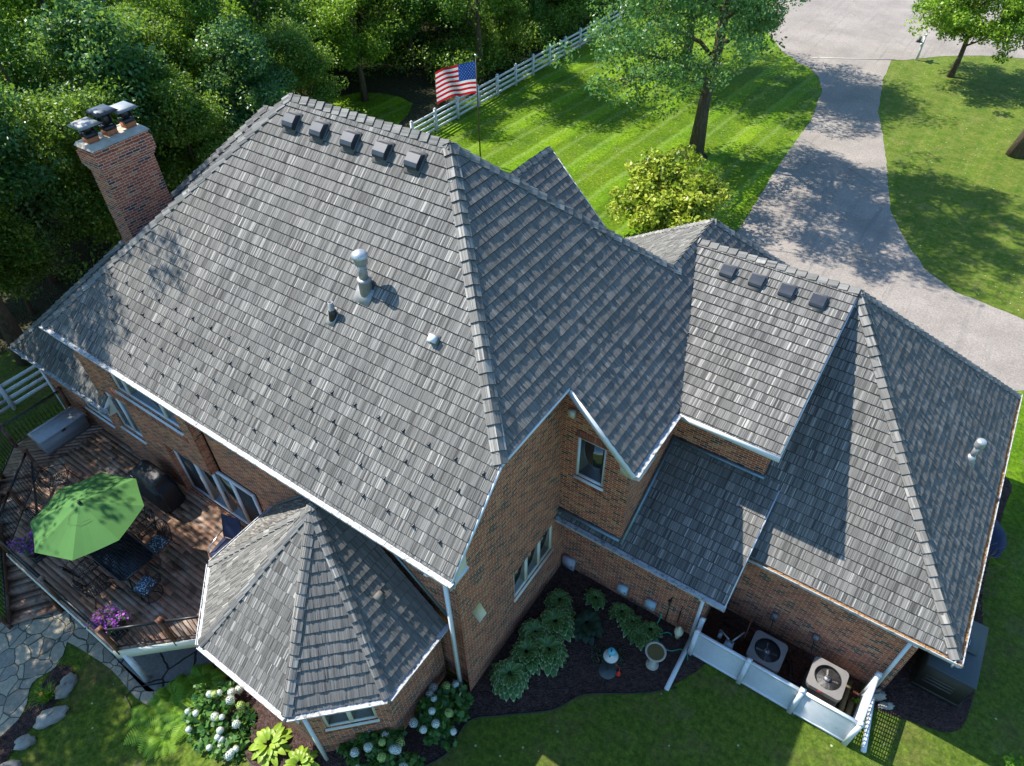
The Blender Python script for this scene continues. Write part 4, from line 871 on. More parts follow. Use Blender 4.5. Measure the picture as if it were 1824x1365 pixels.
# ---- umbrella
U=thing('patio_umbrella','open lime green octagonal umbrella over the black table on the deck','umbrella',(-14.8,2.45,zd))
cx,cy=-14.8,2.47; zt,ze,R_u=zd+2.5,zd+2.05,1.36
mb=MB(); n8=8; ang=[math.radians(45*k-1) for k in range(8)]
def up_(r,a,z): return Vector((cx+r*math.cos(a),cy+r*math.sin(a),z))
for k in range(8):
    a,b=ang[k],ang[(k+1)%8]+(2*math.pi if k==7 else 0); N=7
    for i in range(N):
        f0,f1=i/N,(i+1)/N
        z_=lambda f,w: zt-(zt-ze)*(f**1.12)-.035*math.sin(math.pi*w)*f
        r_=lambda f,w,aa:R_u*f
        for j in range(4):
            w0,w1=j/4,(j+1)/4
            def pt_(f,w):
                pa,pb=up_(R_u*f,a,0),up_(R_u*f,b,0); q=pa.lerp(pb,w); sag=1-.012*math.sin(math.pi*w)*f
                return Vector((cx+(q.x-cx)*sag,cy+(q.y-cy)*sag,z_(f,w)))
            if i==0: mb.face([pt_(0,0),pt_(f1,w0),pt_(f1,w1)])
            else: mb.face([pt_(f0,w0),pt_(f1,w0),pt_(f1,w1),pt_(f0,w1)])
mb.build('canopy',M['umb'],U)
mb=MB(); mb.tube([(cx,cy,zd+.05),(cx,cy,zt)],.022,10); mb.lathe([(.24,0),(.24,.04),(.06,.09),(.03,.2)],(cx,cy,zd),16); mb.build('pole',M['black'],U)
mb=MB(); mb.lathe([(.045,0),(.045,.05),(.02,.07),(.02,.09),(0,.09)],(cx,cy,zt-.01),10); mb.build('finial',M['black'],U)
for a in ang:
    mb=MB(); mb.tube([up_(.03,a,zt-.05),up_(R_u*.5,a,zt-.5*(zt-ze)-.035),up_(R_u*.98,a,ze+.0)],.009,5); mb.build('rib',M['black'],U)
mb=MB(); mb.tube([(cx+.06,cy-.1,zt-.025),(cx+.05,cy-.35,zt-.1),(cx+.2,cy-.5,zt-.14),(cx+.42,cy-.35,zt-.135),(cx+.52,cy-.1,zt-.145)],.004,4); mb.tube([(cx-.2,cy-1.1,ze+.12),(cx-.12,cy-.85,ze+.2),(cx-.0,cy-.8,ze+.22),(cx-.05,cy-1.0,ze+.16),(cx-.2,cy-1.12,ze+.11)],.004,4); mb.build('cord',M['gold'],U)
# ---- table
T=thing('patio_table','long black cast metal table under the green umbrella','table',(-14.55,2.47,zd))
mb=MB(); ztb=zd+.71; c=(-14.55,2.47); hw,hl=.5,1.06; mb.box((c[0],c[1],ztb-.012),(2*hl-.06,2*hw-.06,.008))
pl=[]
for sx,sy in ((1,1),(-1,1),(-1,-1),(1,-1)):
    for k in range(5):
        a={(1,1):0,(-1,1):90,(-1,-1):180,(1,-1):270}[(sx,sy)]+k*22.5; pl.append((c[0]+sx*(hl-.12)+.12*math.cos(math.radians(a)),c[1]+sy*(hw-.12)+.12*math.sin(math.radians(a))))
for k in range(len(pl)): a,b=pl[k],pl[(k+1)%len(pl)]; mb.bar((*a,ztb),(*b,ztb),.04,.035)
for i in range(26):
    x=c[0]-hl+.04+i*(2*hl-.08)/25
    mb.tube([(x+.018*math.sin(i*1.7+j*1.3),c[1]-hw+.03+j*(2*hw-.06)/10,ztb) for j in range(11)],.010,4)
for j in range(13): y=c[1]-hw+.05+j*(2*hw-.1)/12; mb.tube([(c[0]-hl+.03+i*(2*hl-.06)/20,y+.02*math.sin(i*1.5+j*2),ztb+.002) for i in range(21)],.009,4)
mb.build('tabletop',M['black'],T)
for sx in (-1,1):
    for sy in (-1,1):
        mb=MB(); mb.tube([(c[0]+sx*.8,c[1]+sy*.32,ztb),(c[0]+sx*.75,c[1]+sy*.28,zd+.4),(c[0]+sx*.9,c[1]+sy*.38,zd)],.02,6); mb.build('leg',M['black'],T)
# ---- chairs, facing +y in their own frame
def chair(label,loc,rz,group,cushion=False,swivel=False):
    t=thing('patio_chair',label,'chair',loc,group); t.rotation_euler=(0,0,rz); ORG[t.name]=Vector((0,0,0)); sh=.42
    mb=MB(); w=.25
    for a,b in (((-w,-.24),(w,-.24)),((w,-.24),(w,.24)),((w,.24),(-w,.24)),((-w,.24),(-w,-.24))): mb.tube([(*a,sh),(*b,sh)],.014,5)
    for i in range(7):
        x=-w+.05+i*.0667; mb.tube([(x+.015*math.sin(j*1.9+i),-.23+j*.0575,sh) for j in range(9)],.008,4)
    for j in range(7): mb.tube([(-w+.02+i*.06,-.2+j*.066+.015*math.sin(i*2+j),sh+.003) for i in range(9)],.008,4)
    mb.build('seat',M['black'],t)
    mb=MB(); bk=[(-.25,-.25,sh),(-.27,-.31,sh+.25),(-.24,-.37,sh+.42),(-.12,-.41,sh+.52),(0,-.42,sh+.55),(.12,-.41,sh+.52),(.24,-.37,sh+.42),(.27,-.31,sh+.25),(.25,-.25,sh)]
    mb.tube(bk,.016,6); mb.tube([(-.26,-.28,sh+.12),(.26,-.28,sh+.12)],.011,5)
    for s_ in (-1,1):
        mb.tube([(0,-.28,sh+.12),(s_*.1,-.32,sh+.24),(s_*.14,-.36,sh+.36),(s_*.05,-.40,sh+.47),(0,-.38,sh+.38),(-s_*.07,-.35,sh+.28),(-s_*.03,-.3,sh+.16)],.010,4)
        mb.tube([(s_*.12,-.28,sh+.12),(s_*.22,-.33,sh+.26),(s_*.17,-.37,sh+.4),(s_*.1,-.37,sh+.36),(s_*.13,-.33,sh+.24)],.010,4)
    mb.build('backrest',M['black'],t)
    for s_ in (-1,1):
        mb=MB(); mb.tube([(s_*.27,-.31,sh+.25),(s_*.31,-.1,sh+.27),(s_*.31,.14,sh+.26),(s_*.28,.2,sh+.18),(s_*.25,.2,sh)],.014,6); mb.build('armrest',M['black'],t)
    if swivel:
        mb=MB(); mb.tube([(.27*math.cos(k*math.pi/10),.27*math.sin(k*math.pi/10),.02) for k in range(21)],.014,6)
        for k in range(4): a=k*math.pi/2+.4; mb.tube([(.27*math.cos(a),.27*math.sin(a),.02),(.05*math.cos(a),.05*math.sin(a),.2),(0,0,sh)],.013,5)
        mb.build('swivel_base',M['black'],t)
    else:
        for sx,sy in ((-1,1),(1,1),(-1,-1),(1,-1)):
            mb=MB(); mb.tube([(sx*.24,sy*.23,sh),(sx*.26,sy*.27,.22),(sx*.25,sy*.36,0)],.014,6); mb.build('leg',M['black'],t)
    if cushion:
        mb=MB(); n=10; V=[];F=[]
        for i in range(n+1):
            for j in range(n+1):
                x,y=-.24+.48*i/n,-.22+.46*j/n; e=min(i,n-i,j,n-j); V.append((x,y,sh+.02+.055*min(1,e/1.6)**.6))
        for i in range(n):
            for j in range(n): F.append((i*(n+1)+j,(i+1)*(n+1)+j,(i+1)*(n+1)+j+1,i*(n+1)+j+1))
        mb.raw(V,F); mb.face([V[0],V[n],V[-1],V[-1-n]]); mb.build('cushion',M['cushion'],t,True)
    return t
g='black metal patio chairs'
chair('black metal chair with printed cushion on the house side of the table, nearer the bay',(-14.0,3.25,zd),math.pi+.15,g,True)
chair('black metal chair on the house side of the table, half under the umbrella',(-14.75,3.3,zd),math.pi-.1,g)
chair('black scroll back chair on the railing side of the table, nearer the stone path end',(-14.95,1.72,zd),.1,g)
chair('black scroll back chair on the railing side of the table, toward the flower pot',(-14.2,1.62,zd),-.12,g)
chair('swivel chair with printed cushion and round black base at the free end of the table',(-13.15,2.3,zd),math.pi/2+.25,g,True,True)
chair('loose black scroll back chair beside the angled railing, nearest the storage box',(-18.35,3.0,zd),-.65,g)
chair('loose black scroll back chair by the stairs, between the storage box and the umbrella',(-17.25,2.15,zd),-.4,g)
# ---- navy lounge chair
L_=thing('lounge_chair','navy blue fabric patio chair beside the sliding door','chair',(-12.35,4.25,zd)); 
cx,cy=-12.35,4.2; hd=Vector((.25,-1,0)).normalized(); sdv=Vector((-hd.y,hd.x,0)); O=Vector((cx,cy,zd))
P=lambda a,b,c:O+sdv*a+hd*b+Vector((0,0,c))
def sling(name,path,w,mat,par,th=.035):
    mb=MB()
    for (b0,c0),(b1_,c1_) in zip(path[:-1],path[1:]):
        for k in (0,1): 
            o_=th*k; mb.face([P(-w,b0,c0+o_),P(w,b0,c0+o_),P(w,b1_,c1_+o_),P(-w,b1_,c1_+o_)][::(1 if k else -1)])
        for s_ in (-1,1): mb.face([P(s_*w,b0,c0),P(s_*w,b1_,c1_),P(s_*w,b1_,c1_+th),P(s_*w,b0,c0+th)])
    return mb.build(name,mat,par)
sling('seat',[(-.25,.40),(0,.42),(.32,.44),(.38,.40)],.27,M['navy'],L_); sling('backrest',[(-.27,.42),(-.4,.75),(-.47,1.02),(-.5,1.12)],.27,M['navy'],L_,.05)
for s_ in (-1,1):
    mb=MB(); mb.tube([P(s_*.3,.34,0),P(s_*.3,.32,.5),P(s_*.3,.2,.62),P(s_*.3,-.25,.64),P(s_*.3,-.4,.6)],.016,6); mb.build('armrest',M['silver'],L_)
    mb=MB(); mb.tube([P(s_*.29,-.5,1.12),P(s_*.29,-.27,.4),P(s_*.29,-.35,0)],.016,6); mb.build('leg',M['black'],L_)
# ---- covered grill
G=thing('covered_grill','large grill under a wrinkled black vinyl cover against the brick wall','grill',(-15.75,4.35,zd))
mb=MB(); cx,cy=-15.7,4.42; rings=[]; nk=44
lv=[(0,.78,.34),(.12,.80,.345),(.5,.76,.33),(.78,.76,.33),(.84,.74,.325),(.9,.56,.30),(1.05,.52,.28),(1.17,.47,.2),(1.2,.4,.1)]
V=[];F=[]
for li,(z_,a_,b_) in enumerate(lv):
    for k in range(nk):
        th=2*math.pi*k/nk; e=.32; x=math.copysign(abs(math.cos(th))**e,math.cos(th))*a_; y=math.copysign(abs(math.sin(th))**e,math.sin(th))*b_
        wr=.02*math.sin(k*2.1+li*.9)*(1.2-z_)+.012*math.sin(k*5.3+li*2.2); zz=z_+(.03*math.sin(x*9+li)+.02*math.sin(y*13) if z_>.8 else 0)
        V.append((cx+x*(1+wr)+(.08 if 1<z_ else 0),cy+y*(1+wr*1.6),zd+.02+zz))
for i in range(len(lv)-1):
    for k in range(nk): F.append((i*nk+k,i*nk+(k+1)%nk,(i+1)*nk+(k+1)%nk,(i+1)*nk+k))
F.append(tuple((len(lv)-1)*nk+k for k in range(nk))); mb.raw(V,F); mb.build('cover',M['cover'],G,True)
mb=MB(); mb.box((cx-.35,cy-.325,zd+.98),(.12,.012,.035),0); mb.box((cx-.27,cy-.33,zd+.98),(.03,.012,.035),1); mb.build('badge',[TR,M['red']],G)
# ---- storage chest
C_=thing('storage_box','long grey resin storage chest by the railing at the far end of the deck','storage box',(-20.25,4.1,zd))
mb=MB(); mb.box((-20.25,4.14,zd+.3),(.62,1.42,.56)); 
for k in range(3): mb.box((-20.25,4.14,zd+.12+k*.18),(.635,1.43,.015))
mb.build('chest_body',M['resin'],C_)
mb=MB(); mb.raw([(-20.6,3.38,zd+.58),(-19.9,3.38,zd+.58),(-19.9,4.9,zd+.58),(-20.6,4.9,zd+.58),(-20.58,3.4,zd+.65),(-19.93,3.4,zd+.64),(-19.93,4.88,zd+.64),(-20.58,4.88,zd+.65)],[(0,3,2,1),(0,1,5,4),(1,2,6,5),(2,3,7,6),(3,0,4,7),(4,5,6,7)]); mb.box((-20.5,4.14,zd+.66),(.05,1.4,.02)); mb.build('lid',M['resinlid'],C_)
mb=MB(); mb.box((-19.9,4.14,zd+.56),(.03,.12,.06)); mb.build('latch',M['black'],C_)
# ================================================================== PLANTS (leaf scatter)
def scatter(centers,radii,per,ls,rngs,up_bias=.5,flat=1.0,asp=.55,tone_sc=.25,tones=None,zmin=None,fold=0.):
    """numpy leaf quads in gaussian balls: returns V,F,tones"""
    C_=np.repeat(np.array(centers,dtype=float),per,axis=0); Rr=np.repeat(np.array(radii,dtype=float),per); N=len(C_)
    d=rngs.normal(size=(N,3)); d/=np.linalg.norm(d,axis=1)[:,None]; rad=Rr*rngs.uniform(.15,1,N)**.5
    P=C_+d*rad[:,None]*np.array([1,1,flat])
    nrm=rngs.normal(size=(N,3))*.75+d*.5; nrm[:,2]+=up_bias; nrm/=np.linalg.norm(nrm,axis=1)[:,None]
    a=np.cross(nrm,rngs.normal(size=(N,3))); a/=np.linalg.norm(a,axis=1)[:,None]; b=np.cross(nrm,a)
    L=ls*rngs.uniform(.6,1.35,N)[:,None]
    V=np.stack([P-a*L*.5,P+b*L*asp*.5+a*L*.05-nrm*L*fold,P+a*L*.5,P-b*L*asp*.5+a*L*.05-nrm*L*fold],axis=1).reshape(-1,3)
    ct=np.repeat(rngs.uniform(-1,1,len(centers))*.22 if tones is None else np.array(tones),per)
    t=np.clip(.45+ct+rngs.normal(size=N)*tone_sc,0,1)
    if zmin is not None: V[:,2]=np.maximum(V[:,2],zmin)
    return V,t
def leafmesh(name,V,t,mat,parent=None,loc=None):
    me=bpy.data.meshes.new(name); o=bpy.data.objects.new(name,me); S.collection.objects.link(o)
    og=np.array(loc if loc is not None else (ORG[parent.name] if parent is not None else (0,0,0)))
    n=len(V)//4; fill(me,V-og,np.arange(4*n,dtype=np.int32),np.full(n,4,dtype=np.int32),np.arange(0,4*n,4,dtype=np.int32),np.zeros(n,dtype=np.int32),t.astype(np.float32)); me.materials.append(mat)
    if parent is not None: o.parent=parent
    elif loc is not None: o.location=loc
    ORG[o.name]=Vector(og); return o
def limb(mb,a,b,r0,r1,rg,wig=.08,n=5):
    a=Vector(a);b=Vector(b);L=(b-a).length; pts=[a]; 
    for i in range(1,n): pts.append(a.lerp(b,i/n)+Vector([rg.uniform(-1,1)*wig*L*.5 for _ in range(3)]))
    pts.append(b); rs=[r0+(r1-r0)*i/n for i in range(n+1)]; mb.tube(pts,rs,7); return pts
def make_tree(name,label,cat,H_,crown_r,crown_z0,leafm,seed,nclus=170,per=110,ls=.16,trunk_r=.2,shape='round',group=None,lean=(0,0),asp=.55,clr=(.55,1.05),loc=(0,0,0),flatc=.75,bare=0,leafname='crown',coff=(0,0)):
    rg=random.Random(seed); rn=np.random.default_rng(seed)
    t=thing(name,label,cat,(0,0,0),group); mb=MB(); tb=MB()
    top=Vector((lean[0],lean[1],H_*.86)); pts=[Vector((0,0,-.1))]
    for i in range(1,7): f=i/6; pts.append(Vector((lean[0]*f+rg.uniform(-.12,.12),lean[1]*f+rg.uniform(-.12,.12),top.z*f)))
    rs=[trunk_r*1.35]+[trunk_r*(1-.82*(i/6)) for i in range(1,7)]; tb.tube(pts,rs,10)
    cen=[];rad=[]
    nl=int(14+crown_r*2)
    for k in range(nl):
        f=rg.uniform(max(.22,crown_z0/H_*.8),.95); p=pts[0].lerp(pts[-1],f); i=min(5,int(f*6)); p=pts[i].lerp(pts[i+1],f*6-i)
        a=rg.uniform(0,6.28); zz=p.z+rg.uniform(.3,.5)*crown_r; fr=(zz-crown_z0)/(H_-crown_z0); fr=max(0.05,min(.98,fr))
        prof=math.sin(math.pi*min(1,fr*.85+.12))**.6; rr=crown_r*prof*rg.uniform(.6,.95)
        e=Vector((p.x+math.cos(a)*rr+coff[0],p.y+math.sin(a)*rr+coff[1],zz)); q=limb(tb,p,e,trunk_r*.42*(1-f*.6),.02,rg)
        for u_ in q[2:]:
            cen.append(tuple(u_)); rad.append(rg.uniform(*clr)*.9)
            for _ in range(2):
                w=u_+Vector((rg.uniform(-1,1),rg.uniform(-1,1),rg.uniform(-.4,.7)))*crown_r*.28; limb(tb,u_,w,.03,.008,rg,n=3); cen.append(tuple(w)); rad.append(rg.uniform(*clr))
    while len(cen)<nclus:
        fr=rg.random(); prof=math.sin(math.pi*min(1,fr*.85+.12))**.6; a=rg.uniform(0,6.28); rr=crown_r*prof*rg.random()**.45
        cen.append((coff[0]+lean[0]*fr+math.cos(a)*rr,coff[1]+lean[1]*fr+math.sin(a)*rr,crown_z0+(H_-crown_z0)*fr)); rad.append(rg.uniform(*clr))
    if bare:
        for _ in range(bare):
            p=Vector(rg.choice(cen)); 
            for _k in range(4): limb(tb,p,p+Vector((rg.uniform(-1,1)*.9,rg.uniform(-1,1)*.9,rg.uniform(-1.0,.1))),.012,.004,rg,.2,4)
    tr=tb.build('trunk',M['bark'],t,True)
    V,tn=scatter(cen,rad,per,ls,rn,.55,flatc,asp,fold=.12); V[:,2]=np.maximum(V[:,2],.15)
    leafmesh(leafname,V,tn,leafm,t); KIDS[t.name]=[o for o in bpy.data.objects if o.parent==t]
    return t
def place(t,x,y,rz=0,sc=1,label=None,group=None):
    t.location=(x,y,gz(x,y)); t.rotation_euler=(0,0,rz); t.scale=(sc,sc,sc)
# ---- woodland
W_=[]
W_.append(make_tree('woodland_tree','x','tree',11,2.7,2.2,M['leafA'],11,150,120,.17,.17,group='woodland trees',bare=5))
W_.append(make_tree('woodland_tree','x','tree',13,3.0,2.6,M['leafB'],12,170,110,.17,.2,group='woodland trees'))
W_.append(make_tree('woodland_tree','x','tree',9,2.5,1.2,M['leafC'],13,150,120,.18,.14,group='woodland trees'))
W_.append(make_tree('woodland_tree','x','tree',7.5,2.3,.6,M['leafD'],14,130,120,.15,.11,group='woodland trees'))
rg=random.Random(5); spots=[]
def okspot(x,y):
    if x>-28.6: return False
    if y<.53*(-x-28)+4.8: return False
    if -34.5<x and 25.5<y<33.5: return False
    if -42<x and 27.3<y<32: return False
    if y>62 or x<-66: return False
    if -31.5<x and 9<y<24: return x<-31
    return True
tries=0
fixed=[(-33.2,8.6,3,1.0),(-30.3,7.8,3,.8),(-35.8,11.5,2,.9),(-29.8,12.6,3,1.0),(-29.4,16.8,3,.9),(-29.6,20.6,2,.8),(-30,24.2,3,.9),(-31.3,9.5,2,1.0),(-33.5,12.5,0,.95),(-31.6,15.5,2,1.05),(-33.5,18.5,3,1.1),(-31.5,21.5,0,.85),(-35.5,16,1,1),(-31.8,30.3,1,.9),(-36,31,2,1),(-28.5,39.5,3,.9),(-29,44,2,.8),(-28.8,49,3,.9)]
spots=[(x,y,k,s) for x,y,k,s in fixed]
while tries<6000 and len(spots)<110:
    tries+=1; x=rg.uniform(-66,-28.6); y=rg.uniform(5,62)
    if not okspot(x,y): continue
    if min((x-a)**2+(y-b)**2 for a,b,_,_ in spots)<2.9**2: continue
    spots.append((x,y,rg.choice((0,0,1,1,2,2,3)),rg.uniform(.8,1.15)))
DESC=['dark green tree','yellow green tree','glossy blue green tree','bushy olive tree']
used=set()
# neighbours are named by where they stand
def where(x,y,i):
    if x<-50: a='far out in the upper left corner'
    elif y>45: a='at the far back beyond the fence'
    elif y>33: a='behind the fence beside the lawn'
    elif y>24: a='by the small sunlit clearing'
    elif y>15: a='behind the chimney'
    else: a='left of the brick chimney'
    return a
fams={}
for i,(x,y,k,s) in enumerate(spots):
    key=(k,where(x,y,i)); fams.setdefault(key,[]).append(i)
ORDW=['nearest the house']+[w+' nearest the house' for w in 'second third fourth fifth sixth seventh eighth ninth tenth eleventh twelfth thirteenth fourteenth fifteenth sixteenth seventeenth eighteenth nineteenth twentieth'.split()]
for key,ids in fams.items():
    ids.sort(key=lambda i:(spots[i][0]+12)**2+(spots[i][1]-9)**2)
    for r_,i in enumerate(ids):
        x,y,k,s=spots[i]; lab=DESC[k]+' '+key[1]+(', '+ORDW[min(r_,len(ORDW)-1)] if len(ids)>1 else '')
        if k not in used: t=W_[k]; used.add(k); t['label']=lab; place(t,x,y,rg.uniform(0,6.28),s)
        else: tree_copy(W_[k],(x,y,gz(x,y)-.05),rg.uniform(0,6.28),s*rg.uniform(.95,1.05),lab)
# shade trees west of the deck, mostly outside the picture
for j,(x,y,k,s) in enumerate([(-30.5,2.8,0,1.35),(-31.5,6.3,1,1.4),(-28.5,-4.5,0,1.2)]):
    tree_copy(W_[k],(x,y,gz(x,y)),j*1.3,s,DESC[k]+' west of the deck, '+['casting shade on the left roof','behind the left fence','farthest down the slope'][j])
t=make_tree('oak_tree','thin crowned tall tree down the slope dappling the lower left lawn','tree',13.5,3.6,5.5,M['leafA'],28,120,90,.17,.22,clr=(.4,.8)); place(t,-23.2,-1.6,0)
t=make_tree('oak_tree','very tall tree behind the left fence shading the end of the long roof','tree',20.5,3.0,12,M['leafA'],26,150,140,.17,.3,clr=(.5,.9),lean=(4.2,.2)); place(t,-27.7,6.1,0)
t=make_tree('oak_tree','tall leaning tree below the left fence shading the umbrella and deck','tree',15.5,4.6,6.0,M['leafA'],27,200,120,.17,.28,clr=(.5,.9)); place(t,-25.4,1.9,0)
# woodland undergrowth
rn=np.random.default_rng(3); cen=[];rad=[]
for _ in range(1500):
    x=rn.uniform(-66,-26.9); y=rn.uniform(4,62)
    if y<.53*(-x-28)+1.5 : continue
    if -33.5<x and 26.5<y<33: continue
    if x>-28.2 and 5<y<24 and rn.random()<.6: continue
    cen.append((x,y,rn.uniform(.3,1.3))); rad.append(rn.uniform(.6,1.2))
for _ in range(420): # thick brush right behind the fence
    cen.append((rn.uniform(-30.5,-26.9),rn.uniform(34,58),rn.uniform(.3,2.2))); rad.append(rn.uniform(.6,1.0))
V_,t_=scatter(cen,rad,70,.17,rn,.5,.8,zmin=.03); o=leafmesh('undergrowth',V_,t_,M['leafD']); o['kind']='stuff'; o['label']='tangled dark green undergrowth on the woodland floor'; o['category']='undergrowth'
# ---- front yard trees
t=make_tree('ash_tree','tall ash tree with thick brown trunk standing on the front lawn','tree',19,6.0,4.2,M['leafC'],21,470,150,.16,.34,lean=(1.2,.6),bare=18,clr=(.5,1.0),coff=(-2.4,-.6)); place(t,-11.93,34.4,1.0)
t=make_tree('ash_tree','second tall tree on the front lawn, farther back near the street','tree',14,6.0,3.2,M['leafC'],22,460,130,.18,.3,lean=(-.5,.3),bare=6,clr=(.7,1.2)); place(t,-17.5,45.5,2.0)
t=make_tree('maple_tree','round green maple beside the white mailbox near the street','tree',9.0,5.0,1.9,M['leafB'],23,330,140,.18,.17,clr=(.5,.9),coff=(.8,0)); place(t,-2.76,53.0,0)
t=make_tree('shade_tree','tree at the right edge whose flared trunk stands on the tan lawn','tree',15,5.2,6.8,M['leafA'],24,260,120,.16,.36,lean=(1.4,.5)); place(t,2.1,43.2,0)
t=make_tree('shade_tree','tall tree between the lawn and woods, shading the far turf','tree',12,4.2,4.0,M['leafA'],25,220,110,.16,.25); place(t,-27.6,36.5,0)
# golden magnolia, several stems
t=thing('magnolia_tree','bushy golden green multi stemmed tree on the lawn behind the roof','tree',(-9.95,26.4,0)); rg2=random.Random(31); tb=MB(); cen=[];rad=[]
for k in range(7):
    a=k*.9; p0=Vector((-9.95+.25*math.cos(a),26.4+.25*math.sin(a),0)); e=Vector((-9.95+2.0*math.cos(a)*rg2.uniform(.5,1),26.4+1.9*math.sin(a)*rg2.uniform(.5,1),rg2.uniform(1.6,2.7))); q=limb(tb,p0,e,.07,.02,rg2,.15)
    for u_ in q[3:]:
        for _ in range(7): w=u_+Vector((rg2.uniform(-1,1),rg2.uniform(-1,1),rg2.uniform(-.4,.6)))*.85; limb(tb,u_,w,.02,.006,rg2,n=3); cen.append(tuple(w)); rad.append(rg2.uniform(.3,.55))
for _ in range(90):
    a=rg2.uniform(0,6.28); f=rg2.random()**.5*(.86+.22*math.sin(3*a+1)+.12*math.sin(7*a)); z_=rg2.uniform(0,1); cen.append((-9.95+2.9*f*math.cos(a)*(1-.35*z_),26.4+2.4*f*math.sin(a)*(1-.35*z_),1.0+2.0*z_*(1-.35*f*f))); rad.append(rg2.uniform(.3,.55))
tb.build('trunk',M['bark'],t,True); V_,t_=scatter(cen,rad,70,.2,np.random.default_rng(31),.75,.7,.6,.2,fold=.1); leafmesh('crown',V_,t_,M['leafY'],t)
# leafy sprig at the lower right edge and dry brush by the garage
def leafy(name,label,cat,x,y,pts,rad,per,ls,mat,seed,asp=.55,group=None,stem=True,up_=.6,flat=.7):
    t=thing(name,label,cat,(x,y,gz(x,y)),group); rn=np.random.default_rng(seed); g_=gz(x,y)
    cen=[(x+a,y+b,g_+c) for a,b,c in pts]; V_,tt=scatter(cen,[rad]*len(cen),per,ls,rn,up_,flat,asp,fold=.1,zmin=g_+.02); leafmesh('foliage',V_,tt,mat,t)
    if stem:
        mb=MB(); rg_=random.Random(seed)
        for c in cen[::2]: limb(mb,(x,y,g_),c,.012,.005,rg_,n=3)
        mb.build('stem',M['twig'],t)
    return t
leafy('young_shrub','small bright green shrub at the lower right edge of the lawn','shrub',5.95,10.25,[(0,0,.35),(.15,.1,.5),(-.12,.05,.45),(.1,-.15,.3),(-.1,-.1,.6)],.2,22,.14,M['fern'],41,.45)
t=thing('dead_shrub','tangle of dry bare brown twigs beside the garage wall','shrub',(4.35,14.9,0)); mb=MB(); rg_=random.Random(4)
for _ in range(150):
    b=Vector((4.3+rg_.uniform(-.35,.4),14.9+rg_.uniform(-.9,.9),0)); e=b+Vector((rg_.uniform(-.6,.6),rg_.uniform(-.6,.6),rg_.uniform(.15,.75))); limb(mb,b,e,.012,.004,rg_,.3,4)
mb.build('twigs',M['twig'],t)
# ---- hostas
def hosta_proto(name,n,L,wd,main,edge,seed,h=.3):
    rg_=random.Random(seed); mb=MB()
    for i in range(n):
        f=i/n; a=i*2.399; tilt=math.radians(78-62*f+rg_.uniform(-8,8)); l=L*rg_.uniform(.75,1.15)*(.7+.45*f); w=wd*rg_.uniform(.85,1.15)*(.75+.35*f)
        base=.05+.1*(1-f); r0=.04+.75*L*f; hh=h*(1.05-.8*f*f)*rg_.uniform(.8,1.2); d=Vector((math.cos(a),math.sin(a),0)); s_=Vector((-d.y,d.x,0)); o_=d*r0+Vector((0,0,hh))
        N=7; P_=[]; T_=rg_.random()
        def spine(u): 
            el=tilt*(1-u)-math.radians(38)*u; 
            return o_+d*(l*u*math.cos((tilt-math.radians(38))*.5*u*.6+.0))+Vector((0,0,l*(math.sin(tilt)*u*.6-.75*u*u*.6*(.5+f))))
        for k in range(N+1):
            u=k/N; ww=w*math.sin(math.pi*min(1,u*.88+.1))**.8*(1 if u<1 else 0)*.5
            if k==N: ww=.002
            c=spine(u); rows=[c+s_*ww*q+Vector((0,0,.22*ww*abs(q))) for q in (-1,-.86,0,.86,1)]; P_.append(rows)
        for k in range(N):
            for q in range(4):
                edgeq=q in (0,3) or (k==N-1)
                mb.face([P_[k][q],P_[k+1][q],P_[k+1][q+1],P_[k][q+1]],1 if (edgeq and edge) else 0,max(0,min(1,T_*.6+.2+rg_.uniform(-.1,.1))))
    me=mb.build(name,[main,edge or main],None,True); return me
hp=hosta_proto('hosta',84,.27,.16,M['hosta'],M['cream_leaf'],1,.36); hp2=hosta_proto('hosta',36,.25,.15,M['hosta'],M['cream_leaf'],2,.26); hy=hosta_proto('hosta',34,.24,.12,M['hostay'],None,3,.2); hd_=hosta_proto('hosta',44,.26,.18,M['hostadark'],None,6,.26)
def put(proto,first,x,y,rz,sc,label,group,cat='hosta'):
    o=proto if first else proto.copy()
    if not first: S.collection.objects.link(o)
    o.location=(x,y,gz(x,y)+.02); o.rotation_euler=(random.uniform(-.12,.12),random.uniform(-.12,.12),rz); o.scale=(sc*random.uniform(.85,1.15),sc*random.uniform(.85,1.15),sc*random.uniform(.8,1.25)); tag(o,label,cat,group); return o
hs=[(-4.32,5.85,1.1,'variegated hosta nearest the house corner, largest and lowest in the row'),(-4.25,6.45,1.05,'variegated hosta second from the house corner along the gable wall'),(-3.9,6.85,1.0,'variegated hosta reaching farthest into the mulch, middle of the wall row'),(-4.4,7.1,1.0,'variegated hosta against the gable wall below its window'),(-4.08,7.6,1.05,'variegated hosta fourth along the wall row, beside the dark perennial'),(-4.38,8.2,.85,'small dim variegated hosta at the inner end of the wall row')]
for i,(x,y,s,l) in enumerate(hs): put(hp,i==0,x,y,i*1.1,s,l,'hostas with white leaf margins')
hs=[(-3.65,8.85,.7,'lone small variegated hosta near the back brick wall, left of the others'),(-2.85,8.85,.8,'variegated hosta below the pale utility boxes'),(-2.55,8.75,.75,'variegated hosta touching the right utility box'),(-2.2,8.55,.8,'variegated hosta nearest the green hose'),(-2.05,8.8,.75,'variegated hosta at the right end of the back wall row')]
for i,(x,y,s,l) in enumerate(hs): put(hp2,i==0,x,y,i*1.3,s,l,'hostas with white leaf margins')
put(hd_,True,-3.45,8.05,0,1.05,'dull dark green clump in the middle of the mulch bed','dark perennials'); 
put(hd_,False,-2.55,7.7,1,.6,'smaller dark clump beside the bird feeder pole','dark perennials')
